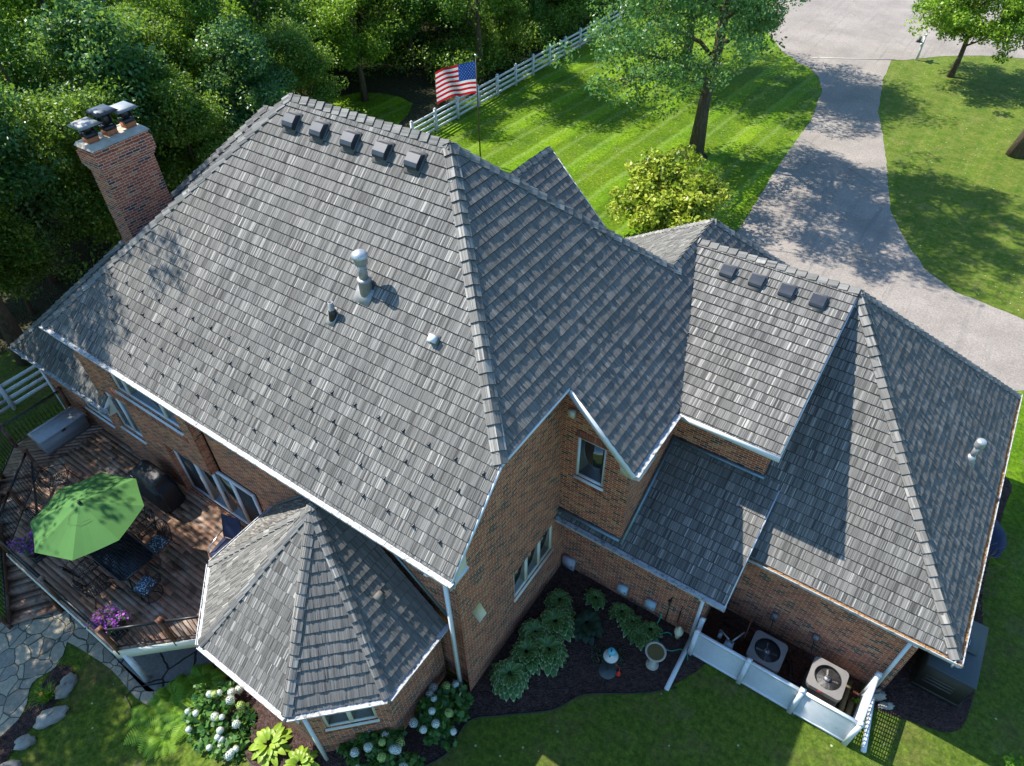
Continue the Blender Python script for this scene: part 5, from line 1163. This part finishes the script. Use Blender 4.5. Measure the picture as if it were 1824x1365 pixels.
put(hy,True,-8.05,1.55,0,1.15,'chartreuse hosta standing alone on bare mulch left of the bay','chartreuse hostas'); put(hy,False,-7.12,1.62,1,1.0,'chartreuse hosta cut by the bottom edge below the bay downspout','chartreuse hostas')
for x,y in ((-2.75,7.55),(-2.35,7.8),(-2.6,7.3)):
    pass
leafy('rose_bush','thin low plant with a few dull red flowers behind the feeder','shrub',-2.75,7.45,[(0,0,.15),(.2,.1,.2),(-.15,.1,.18),(.35,.35,.2)],.2,40,.07,M['hostadark'],51)
# ---- hydrangeas
def hydrangea(label,x,y,rx,ry,h,nf,seed,ng=2):
    g_=gz(x,y); t=thing('hydrangea_bush',label,'shrub',(x,y,g_),'white hydrangea bushes'); rg_=random.Random(seed); cen=[];rad=[]
    for _ in range(int(34*rx*ry/.5)):
        a=rg_.uniform(0,6.28); f=rg_.random()**.5; cen.append((x+rx*f*math.cos(a),y+ry*f*math.sin(a),g_+h*(1-.45*f*f)*rg_.uniform(.45,1))); rad.append(rg_.uniform(.12,.24))
    V_,tt=scatter(cen,rad,34,.15,np.random.default_rng(seed),.9,.7,.75,fold=.08,zmin=g_+.02); leafmesh('foliage',V_,tt,M['hydleaf'],t)
    for k in range(nf):
        a=rg_.uniform(0,6.28); f=rg_.random()**.45; r_=rg_.uniform(.07,.115); c=Vector((x+rx*1.0*f*math.cos(a),y+ry*1.0*f*math.sin(a),g_+h*(1-.4*f*f)+.03)); mb=MB()
        for q in range(90):
            th=math.acos(1-1.7*(q+.5)/90); ph=q*2.39996; n_=Vector((math.sin(th)*math.cos(ph),math.sin(th)*math.sin(ph),math.cos(th)*.8)); p=c+n_*r_*rg_.uniform(.88,1.08); u_=n_.cross(Vector((.3,.8,.5))).normalized(); v_=n_.cross(u_); e=.021; an=rg_.random()*3
            mb.face([p+(u_*math.cos(an+s_)+v_*math.sin(an+s_))*e for s_ in (0,1.57,3.14,4.71)],0,rg_.random())
        mb.build('flower_head',M['petalg'] if k<ng else M['petal'],t)
    return t
hydrangea('white hydrangea hanging over the lawn on the left of the bay',-9.75,1.35,.95,.7,.75,17,61,3)
hydrangea('low white hydrangea at the edge of the left bed, nearest the lawn',-9.0,.95,.4,.35,.4,5,64,0)
hydrangea('white hydrangea beside the brick bay and the corner downspout',-5.1,4.15,.6,.75,.8,11,62)
hydrangea('wide white hydrangea in front of the bay window at the bottom edge',-5.75,2.75,.95,.6,.75,16,63,3)
# ---- ferns
def fern_proto(n,L,seed,mat,name='fern'):
    rg_=random.Random(seed); mb=MB()
    for i in range(n):
        a=i*2.399+rg_.uniform(-.2,.2); l=L*rg_.uniform(.7,1.1); d=Vector((math.cos(a),math.sin(a),0)); s_=Vector((-d.y,d.x,0)); arch=rg_.uniform(.35,.6); T_=rg_.random(); pts=[]
        N=16
        for k in range(N+1): u=k/N; pts.append(d*(l*u*.95)+Vector((0,0,l*(arch*1.9*u-arch*1.75*u*u)+.03)))
        for k in range(2,N):
            u=k/N; w=l*.22*math.sin(math.pi*min(1,u*.95+.08))**.7; c=pts[k]; e=(pts[k+1]-pts[k])*.95
            for q in (-1,1):
                tip=c+s_*q*w+d*w*.25+Vector((0,0,-w*.25)); mb.face([c,c+e,tip+e*.35,tip],0,max(0,min(1,T_*.6+.25+rg_.uniform(-.15,.15)+.15*u)))
    return mb.build(name,mat,None)
fp_=fern_proto(24,.85,9,M['fern'])
fl_=[(-11.25,.45,1.1,'fern at the outer left tip of the bed, spilling onto the lawn'),(-10.95,.85,1.1,'large bright fern in the middle of the fern clump'),(-11.5,1.05,.95,'fern at the foot of the white deck post'),(-10.85,1.45,.9,'shaded fern at the back of the clump, near the patio'),(-10.55,1.0,.85,'fern between the clump and the hydrangea'),(-11.1,1.75,.8,'dim fern under the deck edge'),(-10.75,.35,.8,'low fern along the front edge of the bed')]
for i,(x,y,s,l) in enumerate(fl_): put(fp_,i==0,x,y,i*1.7,s,l,'ferns beside the deck post','fern')
# daylilies by the path
def grassy(n,L,seed):
    rg_=random.Random(seed); mb=MB()
    for i in range(n):
        a=rg_.uniform(0,6.28); l=L*rg_.uniform(.7,1.2); d=Vector((math.cos(a),math.sin(a),0)); s_=Vector((-d.y,d.x,0))*.009; pr=None; b0=Vector((rg_.uniform(-.1,.1),rg_.uniform(-.1,.1),0)); k1=rg_.uniform(.5,1)
        for k in range(6):
            u=k/5; c=b0+d*(l*u*.75*k1)+Vector((0,0,l*(1.3*u-1.0*u*u*k1))); w=s_*(1-u*.9)
            if pr: mb.face([pr[0],pr[1],c+w,c-w],0,rg_.random())
            pr=(c-w,c+w)
    return mb.build('daylily',M['fern'],None)
dl=grassy(120,.5,3); put(dl,True,-14.25,-.75,0,1,'grassy daylily clump with an orange flower between path and boulders','daylilies by the stone path','daylily'); put(dl,False,-14.4,-2.35,1,1.05,'grassy daylily clump at the lower left edge beside the path','daylilies by the stone path','daylily')
mb=MB(); mb.lathe([(.0,0),(.03,.03),(.05,.06),(0,.04)],(-14.15,-.8,gz(-14.2,-.8)+.45),8); o=mb.build('daylily_flower',M['orange'],dl); o.location=(0,0,0); o.parent=None; o.location=(0,0,0)
o.name='lily_bloom'; tag(o,'tiny orange bloom above the daylily beside the path','flower')
# ---- petunia planters
def planter(label,x,y,rz,seed):
    t=thing('flower_planter',label,'planter',(x,y,zd),'petunia planters on the deck'); mb=MB()
    for (a,z_,b,z2) in ((.19,0,.15,.06),(.15,.06,.11,.12),(.12,.12,.22,.42),(.25,.42,.25,.47)):
        c=[(x+sx*a,y+sy*a,zd+z_) for sx,sy in((-1,-1),(1,-1),(1,1),(-1,1))]+[(x+sx*b,y+sy*b,zd+z2) for sx,sy in((-1,-1),(1,-1),(1,1),(-1,1))]
        mb.raw(c,[(3,2,1,0),(4,5,6,7),(0,1,5,4),(1,2,6,5),(2,3,7,6),(3,0,4,7)])
    mb.build('pot',M['black'],t)
    rg_=random.Random(seed); cen=[(x+rg_.uniform(-.3,.3),y+rg_.uniform(-.3,.3),zd+.52+rg_.uniform(0,.22)) for _ in range(18)]
    V_,tt=scatter(cen,[.13]*18,32,.05,np.random.default_rng(seed),.5,.8,.6); leafmesh('foliage',V_,tt,M['hydleaf'],t)
    V_,tt=scatter(cen,[.17]*18,16,.062,np.random.default_rng(seed+1),1.0,.9,1.0); V_[:,2]+=.035; leafmesh('flowers',V_,tt,M['purple'],t)
planter('black square pot of purple petunias in the corner of the deck railing above the lawn',-12.95,1.18,0,71)
planter('black square pot of purple petunias between the umbrella and the stairs',-16.75,1.3,0,75)
# ================================================================== SMALL THINGS BY THE HOUSE
def ac(label,x,y):
    t=thing('air_conditioner',label,'air conditioner',(x,y,0),'air conditioner units'); w=.385; z1=.80
    def rr(w_,r,n=5):
        out=[]
        for sx,sy,a0 in ((1,1,0),(-1,1,90),(-1,-1,180),(1,-1,270)):
            for k in range(n): a=math.radians(a0+90*k/(n-1)); out.append((x+sx*(w_-r)+r*math.cos(a),y+sy*(w_-r)+r*math.sin(a)))
        return out
    mb=MB(); mb.box((x,y,.03),(.84,.84,.06)); mb.build('pad',M['cabside'],t)
    mb=MB(); 
    for k in range(14): z_=.1+k*.045; mb.prism(rr(w-.004,.08),z_,z_+.028)
    mb.prism(rr(w-.03,.08),.06,z1-.12,0); mb.build('louvre_panel',M['acdark'],t)
    mb=MB(); P_=rr(w+.012,.1); n=len(P_)
    # top cover with round hole
    Hh=halfplanes([(p[0]-x,p[1]-y) for p in P_]); P_=[]
    for k in range(48):
        a_=k*math.pi/24; ca,sa=math.cos(a_),math.sin(a_); tt=min(c_/(aa_*ca+bb_*sa) for aa_,bb_,c_ in Hh if aa_*ca+bb_*sa>1e-6); P_.append((x+tt*ca,y+tt*sa))
    n=48
    for k in range(n):
        a,b=P_[k],P_[(k+1)%n]; aa,ab=k*math.pi/24,(k+1)*math.pi/24; R1=.30
        c=(x+R1*math.cos(aa),y+R1*math.sin(aa)); d=(x+R1*math.cos(ab),y+R1*math.sin(ab))
        mb.face([(*a,z1),(*b,z1),(*d,z1+.012),(*c,z1+.012)]); mb.face([(*a,z1-.13),(*b,z1-.13),(*b,z1),(*a,z1)]); mb.face([(*c,z1+.012),(*d,z1+.012),(*d,z1-.22),(*c,z1-.22)],1)
    sk=MB(); sk.prism(rr(w+.0,.1),.06,.10,0); sk.build('base_skirt',M['acgrey'],t); mb.build('cabinet',[M['acgrey'],M['black']],t)
    mb=MB(); mb.lathe([(.29,0),(.29,.01)],(x,y,z1-.22),20,0); mb.face([(x+.29*math.cos(k*.314),y+.29*math.sin(k*.314),z1-.21) for k in range(20)]); mb.build('fan_well',M['black'],t)
    mb=MB()
    for k in range(4):
        a=k*math.pi/2+.5; q=[]
        for r_,da,dz in ((.05,-.5,.02),(.25,-.42,.03),(.26,.3,-.03),(.05,.5,-.02)): q.append((x+r_*math.cos(a+da),y+r_*math.sin(a+da),z1-.1+dz))
        mb.face(q)
    mb.build('fan_blade',M['acgrey'],t)
    mb=MB(); mb.lathe([(.07,-.1),(.075,.0),(.06,.03),(0,.035)],(x,y,z1-.04),14); mb.build('fan_motor',M['steel'],t,True)
    mb=MB()
    for k in range(1,9): r_=.035*k; mb.tube([(x+r_*math.cos(a*.349),y+r_*math.sin(a*.349),z1+.02+.012*(1-k/8)) for a in range(19)],.0035,4)
    for k in range(4): a=k*math.pi/4+.2; mb.tube([(x-.29*math.cos(a),y-.29*math.sin(a),z1+.012),(x,y,z1+.035),(x+.29*math.cos(a),y+.29*math.sin(a),z1+.012)],.004,4)
    mb.build('fan_grille',M['black'],t)
    mb=MB(); mb.box((x-.05,y-w-.014,z1-.05),(.11,.008,.035)); mb.build('badge',M['red'],t)
ac('square air conditioner in full shade, nearer the low roof corner',.57,9.58); ac('square air conditioner half in sun, nearer the fence end panel',1.95,9.72)
# disconnect boxes and lines on the wall
for x,l in ((.42,'small grey electrical disconnect box on brick behind the shaded air conditioner'),(1.42,'small grey electrical disconnect box on brick between the two air conditioners')):
    t=thing('disconnect_box',l,'electrical box',(x,10.5,.85)); mb=MB(); mb.box((x,10.5,.85),(.13,.09,.2)); mb.build('box_body',M['acgrey'],t); mb=MB(); xe=x+.15; mb.tube([(x,10.48,.75),(x+.03,10.3,.6),(x+.12,10.15,.5),(x+.25,10.02,.45)],.014,6); mb.build('conduit',M['black'],t)
mb=MB(); mb.tube([(-.7,10.2,.08),(-.3,10.35,.1),(.2,10.3,.12),(.9,10.25,.1),(1.2,9.9,.12),(1.3,9.6,.1),(1.6,9.6,.15)],.022,6); mb.tube([(-.6,10.1,.08),(-.1,10.1,.1),(.2,9.9,.12)],.02,6); o=mb.build('refrigerant_line',M['black']); tag(o,'black insulated lines lying on wood chips behind the air conditioners','pipe')
G2=thing('gas_meter','grey gas meter and pipework on wood chips inside the white fence','gas meter',(-.35,9.6,0))
mb=MB(); mb.lathe([(.0,-.09),(.11,-.08),(.12,.0),(.11,.08),(0,.09)],(-.25,9.35,.42),14,ax=(0,1,0)); mb.box((-.25,9.35,.55),(.2,.16,.12)); mb.build('meter_body',M['box'],G2,True)
mb=MB(); mb.tube([(-.3,9.4,.6),(-.3,9.4,.7),(-.55,9.5,.7),(-.55,9.5,.02)],.025,7); mb.tube([(-.2,9.4,.6),(-.2,9.4,.72),(-.05,9.75,.72),(-.05,9.75,.02)],.022,7); mb.build('pipework',M['steel'],G2); mb=MB(); mb.lathe([(.0,-.05),(.09,-.04),(.09,.04),(0,.05)],(-.52,9.5,.5),12,ax=(1,0,0)); mb.build('regulator',M['box'],G2)
mb=MB(); mb.tube([(.02,9.85,.05),(.0,9.95,.5),(-.02,10.3,.55)],.014,6); mb.build('pipe_stub',M['clay'],G2)
# utility boxes on the wall under the low roof
for x,z_,w,h,l in ((-4.72,.32,.36,.42,'pale square utility cover low in the corner where the walls meet'),(-3.1,.5,.26,.3,'pale blue utility box low on the brick, left of the pair'),(-2.3,.52,.26,.3,'pale blue utility box low on the brick, right of the pair')):
    t=thing('utility_box',l,'utility box',(x,9.3,z_),'utility boxes on the low brick wall'); mb=MB(); mb.box((x,9.28,z_),(w,.13,h)); mb.box((x,9.21,z_),(w*.86,.02,h*.86)); mb.build('box_body',M['box'] if x>-4 else M['resinlid'],t)
    mb=MB(); mb.box((x+w*.36,9.2,z_),(.02,.015,.04)); mb.build('latch',M['black'],t)
t=thing('wall_spigot','dark tap and pipe on the brick wall above the hose','tap',(-1.85,9.3,1.2)); mb=MB(); mb.tube([(-1.85,9.34,1.2),(-1.85,9.2,1.2),(-1.85,9.18,1.1)],.02,6); mb.lathe([(.045,0),(.045,.02)],(-1.85,9.2,1.24),10); mb.build('tap_body',M['black'],t); mb=MB(); mb.tube([(-1.85,9.33,1.15),(-1.86,9.32,.0)],.012,5); mb.tube([(-1.55,9.33,1.1),(-1.56,9.32,.3)],.012,5); mb.build('wall_pipe',M['black'],t)
t=thing('globe_ornament','pale yellow globe ornament against the low brick wall','garden ornament',(-1.45,9.1,.0)); mb=MB(); mb.lathe([(0,0),(.07,.0),(.05,.12),(.1,.2),(.115,.3),(.1,.4),(.04,.46),(.03,.52),(0,.52)],(-1.42,9.12,0),16); mb.build('globe',M['yellowish'],t,True)
mb=MB(); hp_=[(-2.0,9.2,.5),(-1.98,9.05,.1),(-1.95,8.8,.035),(-2.1,8.62,.035),(-2.35,8.62,.035),(-2.5,8.7,.035)]; mb.tube(smooth_poly(hp_+[],6)[:30],.014,6)
hq=smooth_poly([(-1.55,9.08,.04),(-1.75,9.0,.04),(-1.82,8.82,.04),(-1.65,8.65,.04),(-1.4,8.68,.04),(-1.2,8.86,.04),(-1.05,8.85,.04),(-.98,8.7,.04)],6)[:42]; mb.tube(hq,.014,6); o=mb.build('garden_hose',M['hose']); tag(o,'thin green garden hose curling on the mulch near the bird bath','hose')
t=thing('bird_bath','round stone bird bath holding brown water on the mulch','bird bath',(-1.63,8.12,0)); mb=MB(); mb.lathe([(.16,0),(.16,.05),(.09,.1),(.07,.35),(.08,.5),(.12,.56)],(-1.63,8.12,0),20); mb.build('pedestal',M['bath'],t,True); mb=MB(); mb.lathe([(.1,.54),(.2,.6),(.25,.68),(.255,.72),(.22,.72),(.18,.66),(0,.64)],(-1.63,8.12,0),26); mb.build('basin',M['bath'],t,True); mb=MB(); mb.face([(-1.63+.21*math.cos(k*.3),8.12+.21*math.sin(k*.3),.70) for k in range(21)]); mb.build('water',M['water'],t)
t=thing('bird_feeder','bird feeder with teal top on a black pole above the mulch','bird feeder',(-2.35,7.0,0)); X,Y=-2.35,7.0
mb=MB(); mb.tube([(X,Y,0),(X,Y,1.75),(X,Y+.05,1.85)],.014,6); mb.tube([(X-.15,Y,1.5),(X-.1,Y,1.42),(X+.1,Y,1.42),(X+.15,Y,1.5)],.01,5); mb.build('pole',M['black'],t)
mb=MB(); mb.lathe([(.21,0),(.2,.02),(.06,.07),(.02,.08)],(X,Y,.86),22); mb.build('baffle',M['cab'],t,True); mb=MB(); mb.lathe([(.17,0),(.17,.02),(.05,.08),(.05,.2)],(X,Y+.06,1.5),20); mb.build('tray',M['clear'],t,True); mb=MB(); mb.lathe([(.09,0),(.09,.05),(.06,.09),(0,.1)],(X,Y+.06,1.7),16); mb.build('feeder_cap',M['teal'],t,True)
mb=MB(); mb.lathe([(0,0),(.05,.02),(.05,.06),(.02,.09),(.03,.14),(0,.16)],(X+.27,Y+.02,.95),12); mb.tube([(X+.27,Y+.02,1.1),(X+.27,Y+.02,1.3),(X+.1,Y+.02,1.4)],.005,4); o=mb.build('hummingbird_feeder',M['redplastic']); o=tag(o,'small red hummingbird feeder hanging beside the black feeder pole','bird feeder')
# white lattice fence around the units
Fz=thing('lattice_screen','white vinyl lattice fence screening the two air conditioners','fence',(1,8.9,0))
def lat(a,b,z0_=.12,z1_=1.08,dens=.052,wv_=.041,dh=.05):
    mb=MB(); a=Vector((*a,0)); b=Vector((*b,0)); d=(b-a).normalized(); nn=Vector((-d.y,d.x,0)); L=(b-a).length; n=int(L/dens)
    for i in range(n+1): c=a+d*(L*i/n); mb.box((c.x,c.y,(z0_+z1_)/2),(wv_,.008,z1_-z0_),0,ax=(d,nn,(0,0,1)))
    m=int((z1_-z0_)/dh)
    for j in range(m+1): c=(a+b)/2; mb.box((c.x+nn.x*.006,c.y-nn.y*.007,z0_+(z1_-z0_)*j/m),(L,.006,.038 if dh==.05 else .022),0,ax=(d,nn,(0,0,1)))
    mb.build('lattice_panel',M['white'],Fz)
    mb=MB(); c=(a+b)/2; mb.box((c.x,c.y,z1_+.03),(L,.07,.07),0,ax=(d,nn,(0,0,1))); mb.build('top_rail',M['white'],Fz); mb=MB(); mb.box((c.x,c.y,z0_-.03),(L,.05,.08),0,ax=(d,nn,(0,0,1))); mb.build('bottom_rail',M['white'],Fz)
pts_=[(-.98,8.9),(.29,8.9),(1.53,8.9),(2.79,8.9),(2.84,10.22)]
for a,b in zip(pts_[:-2],pts_[1:-1]): lat(a,b)
lat(pts_[3],pts_[4],dens=.1,wv_=.035,dh=.058)
for i,(x,y) in enumerate(pts_+[(-1.0,9.25)]):
    mb=MB(); mb.box((x,y,.57),(.11,.11,1.2)); mb.raw([(x-.07,y-.07,1.17),(x+.07,y-.07,1.17),(x+.07,y+.07,1.17),(x-.07,y+.07,1.17),(x,y,1.23)],[(3,2,1,0),(0,1,4),(1,2,4),(2,3,4),(3,0,4)]); mb.build('fence_post',M['white'],Fz)
for x,l in ((2.5,'treated timber sleeper on wood chips against the air conditioner'),(2.66,'shorter treated timber sleeper beside the white end panel')):
    mb=MB(); mb.box((x,9.75 if x<2.6 else 9.5,.07),(.12,1.3 if x<2.6 else .8,.1)); o=mb.build('timber_sleeper',M['sleeper']); tag(o,l,'timber','timber sleepers inside the fence')
leafy('seedling','tiny bright green seedling on red wood chips by the end panel','plant',2.72,9.9,[(0,0,.1),(.05,.05,.16),(-.04,.03,.12)],.06,14,.07,M['fern'],81,stem=False)
# dark cabinet behind garage corner
C2=thing('generator_cabinet','large dark green standby generator cabinet beside the garage corner','generator',(4.25,11.9,0))
mb=MB(); x0_,x1_,ya_,yb_=3.72,4.72,11.15,12.85; mb.box(((x0_+x1_)/2,(ya_+yb_)/2,.08),(x1_-x0_+.02,yb_-ya_+.02,.12),0); mb.build('pad',M['cabside'],C2)
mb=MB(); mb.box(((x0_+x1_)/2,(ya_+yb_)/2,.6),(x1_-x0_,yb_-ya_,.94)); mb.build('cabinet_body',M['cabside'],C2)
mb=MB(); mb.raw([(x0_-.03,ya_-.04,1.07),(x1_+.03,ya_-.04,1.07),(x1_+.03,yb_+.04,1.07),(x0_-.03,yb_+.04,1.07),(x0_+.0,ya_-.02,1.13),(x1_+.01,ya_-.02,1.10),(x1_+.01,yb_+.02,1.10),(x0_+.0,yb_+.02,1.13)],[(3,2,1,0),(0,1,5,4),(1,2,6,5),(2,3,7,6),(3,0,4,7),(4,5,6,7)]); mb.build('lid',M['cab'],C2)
mb=MB(); mb.box((4.3,12.35,1.145),(.62,.85,.035)); mb.build('hatch',M['cab'],C2)
mb=MB(); mb.tube([(4.35,12.1,1.17),(4.35,12.25,1.18)],.012,5); mb.tube([(4.4,12.1,1.17),(4.4,12.25,1.18)],.012,5); mb.build('handle',M['steel'],C2)
for k in range(3):
    mb=MB(); mb.box((4.15,ya_-.006,.42+k*.12),(.62,.012,.05)); mb.build('louvre',M['acdark'],C2)
mb=MB(); mb.raw([(4.0,16.0,0),(4.95,16.1,0),(5.1,16.7,0),(4.7,17.3,0),(4.0,17.2,0),(4.1,16.2,.5),(4.75,16.3,.62),(4.85,16.6,.55),(4.6,17.0,.5),(4.1,17.0,.55)],[(0,1,6,5),(1,2,7,6),(2,3,8,7),(3,4,9,8),(4,0,5,9),(5,6,7,8,9)]); o=mb.build('blue_tarp',M['navy'],None); tag(o,'dark navy tarp covered heap beyond the garage gutter','tarp')
# ================================================================== FENCES, FLAG, MAILBOX
FW=thing('rail_fence','long white four rail fence between the front lawn and the woods','fence',(-25.3,38,0))
def railfence(T_,ys,x,gzf,hts):
    for y in ys:
        mb=MB(); g_=gzf(x,y); mb.box((x,y,g_+.62),(.13,.13,1.34)); mb.raw([(x-.08,y-.08,g_+1.29),(x+.08,y-.08,g_+1.29),(x+.08,y+.08,g_+1.29),(x-.08,y+.08,g_+1.29),(x,y,g_+1.36)],[(3,2,1,0),(0,1,4),(1,2,4),(2,3,4),(3,0,4)]); mb.build('fence_post',M['white'],T_)
    for a,b in zip(ys[:-1],ys[1:]):
        for h in hts: mb=MB(); mb.bar((x,a+.065,gzf(x,a)+h),(x,b-.065,gzf(x,b)+h),.05,.13,0); mb.build('rail',M['white'],T_)
railfence(FW,[27.2+2.0*k for k in range(13)],-25.3,gz,(.2,.5,.8,1.1))
FL=thing('rail_fence','short white rail fence seen left of the deck, below the low roof corner','fence',(-25.4,4,-1))
railfence(FL,[-2.7,-.3,2.1,4.35,6.8,9.2,11.6,14],-25.4,gz,(.2,.5,.8,1.1))
FP=thing('flagpole','tall slender pole flying the stars and stripes on the front lawn','flagpole',(-20.96,27.46,0))
mb=MB(); mb.tube([(-20.96,27.46,-.1),(-20.96,27.46,5.32)],[.04,.025],8); mb.build('pole',M['gold'],FP); mb=MB(); mb.lathe([(0,-.07),(.05,-.05),(.07,0),(.05,.05),(0,.07)],(-20.96,27.46,5.38),12); mb.build('finial',M['silver'],FP,True)
t=thing('flag','American flag with stars and stripes flying from the pole','flag',(-20.96,27.46,4.5))
fd_=Vector((-.93,-.36,0)).normalized(); wn_=Vector((-fd_.y,fd_.x,0)); hoist,fly=1.5,2.25; topz=5.12
def fpnt(u,v,off=0):
    w=.16*math.sin(u*5.2+v*1.2)*min(1,u*2.5)+.05*math.sin(u*13+v*3); drop=.42*u*u+.28*u
    p=Vector((-20.96,27.46,topz-v*hoist-drop))+fd_*(.03+u*fly*.93)+wn_*(w+off); return p
mbl=MB(); NU=40
for s_ in range(13):
    mr=MB()
    for k in range(2):
        v0_,v1_=(s_+k/2)/13,(s_+(k+1)/2)/13
        for i in range(NU):
            u0_,u1_=i/NU,(i+1)/NU; q=[fpnt(u0_,v0_),fpnt(u1_,v0_),fpnt(u1_,v1_),fpnt(u0_,v1_)]
            if u1_<=.4001 and s_<7: mbl.face(q)
            else: mr.face(q)
    mr.build('stripe',M['fred'] if s_%2==0 else M['fwhite'],t)
mbl.build('canton',M['fblue'],t)
mb=MB()
for r_ in range(9):
    for c_ in range(11):
        if (r_+c_)%2: continue
        u_=.4*(c_+1)/12; v_=(7/13)*(r_+1)/10
        for off in (-.006,.006):
            q=[]
            for k in range(10):
                a=math.pi/2+k*math.pi/5; rr_=.037 if k%2==0 else .015; q.append(fpnt(u_+rr_*math.cos(a)/fly,v_-rr_*math.sin(a)/hoist,off))
            c0=fpnt(u_,v_,off)
            for k in range(10): mb.face([c0,q[k],q[(k+1)%10]])
mb.build('stars',M['fwhite'],t)
MX=thing('mailbox','white post mailbox at the lawn edge beside the street','mailbox',(-5.2,55,0)); x,y=-5.15,54.95
mb=MB(); mb.box((x,y,.75),(.14,.14,1.6)); mb.raw([(x-.09,y-.09,1.55),(x+.09,y-.09,1.55),(x+.09,y+.09,1.55),(x-.09,y+.09,1.55),(x,y,1.66)],[(3,2,1,0),(0,1,4),(1,2,4),(2,3,4),(3,0,4)]); mb.box((x-.05,y+.1,1.08),(.1,.9,.1)); mb.bar((x,y,.75),(x,y+.4,1.05),.07,.07); mb.build('post',M['white'],MX)
mb=MB(); 
prof=[(-.1,0),(.1,0),(.1,.14),(.07,.21),(0,.24),(-.07,.21),(-.1,.14)]
V_=[(x-.28+px_,y+yy_,1.14+pz_) for yy_ in (-.25,.35) for px_,pz_ in prof]; n=7; mb.raw(V_,[tuple(range(n)),tuple(range(n,2*n))[::-1]]+[(i,n+i,n+(i+1)%n,(i+1)%n) for i in range(n)]); mb.box((x-.2,y,1.12),(.5,.3,.03),0); mb.build('letter_box',M['cab'],MX); mb=MB(); mb.box((x-.17,y-.12,1.32),(.012,.04,.16)); mb.build('signal_flag',M['red'],MX)
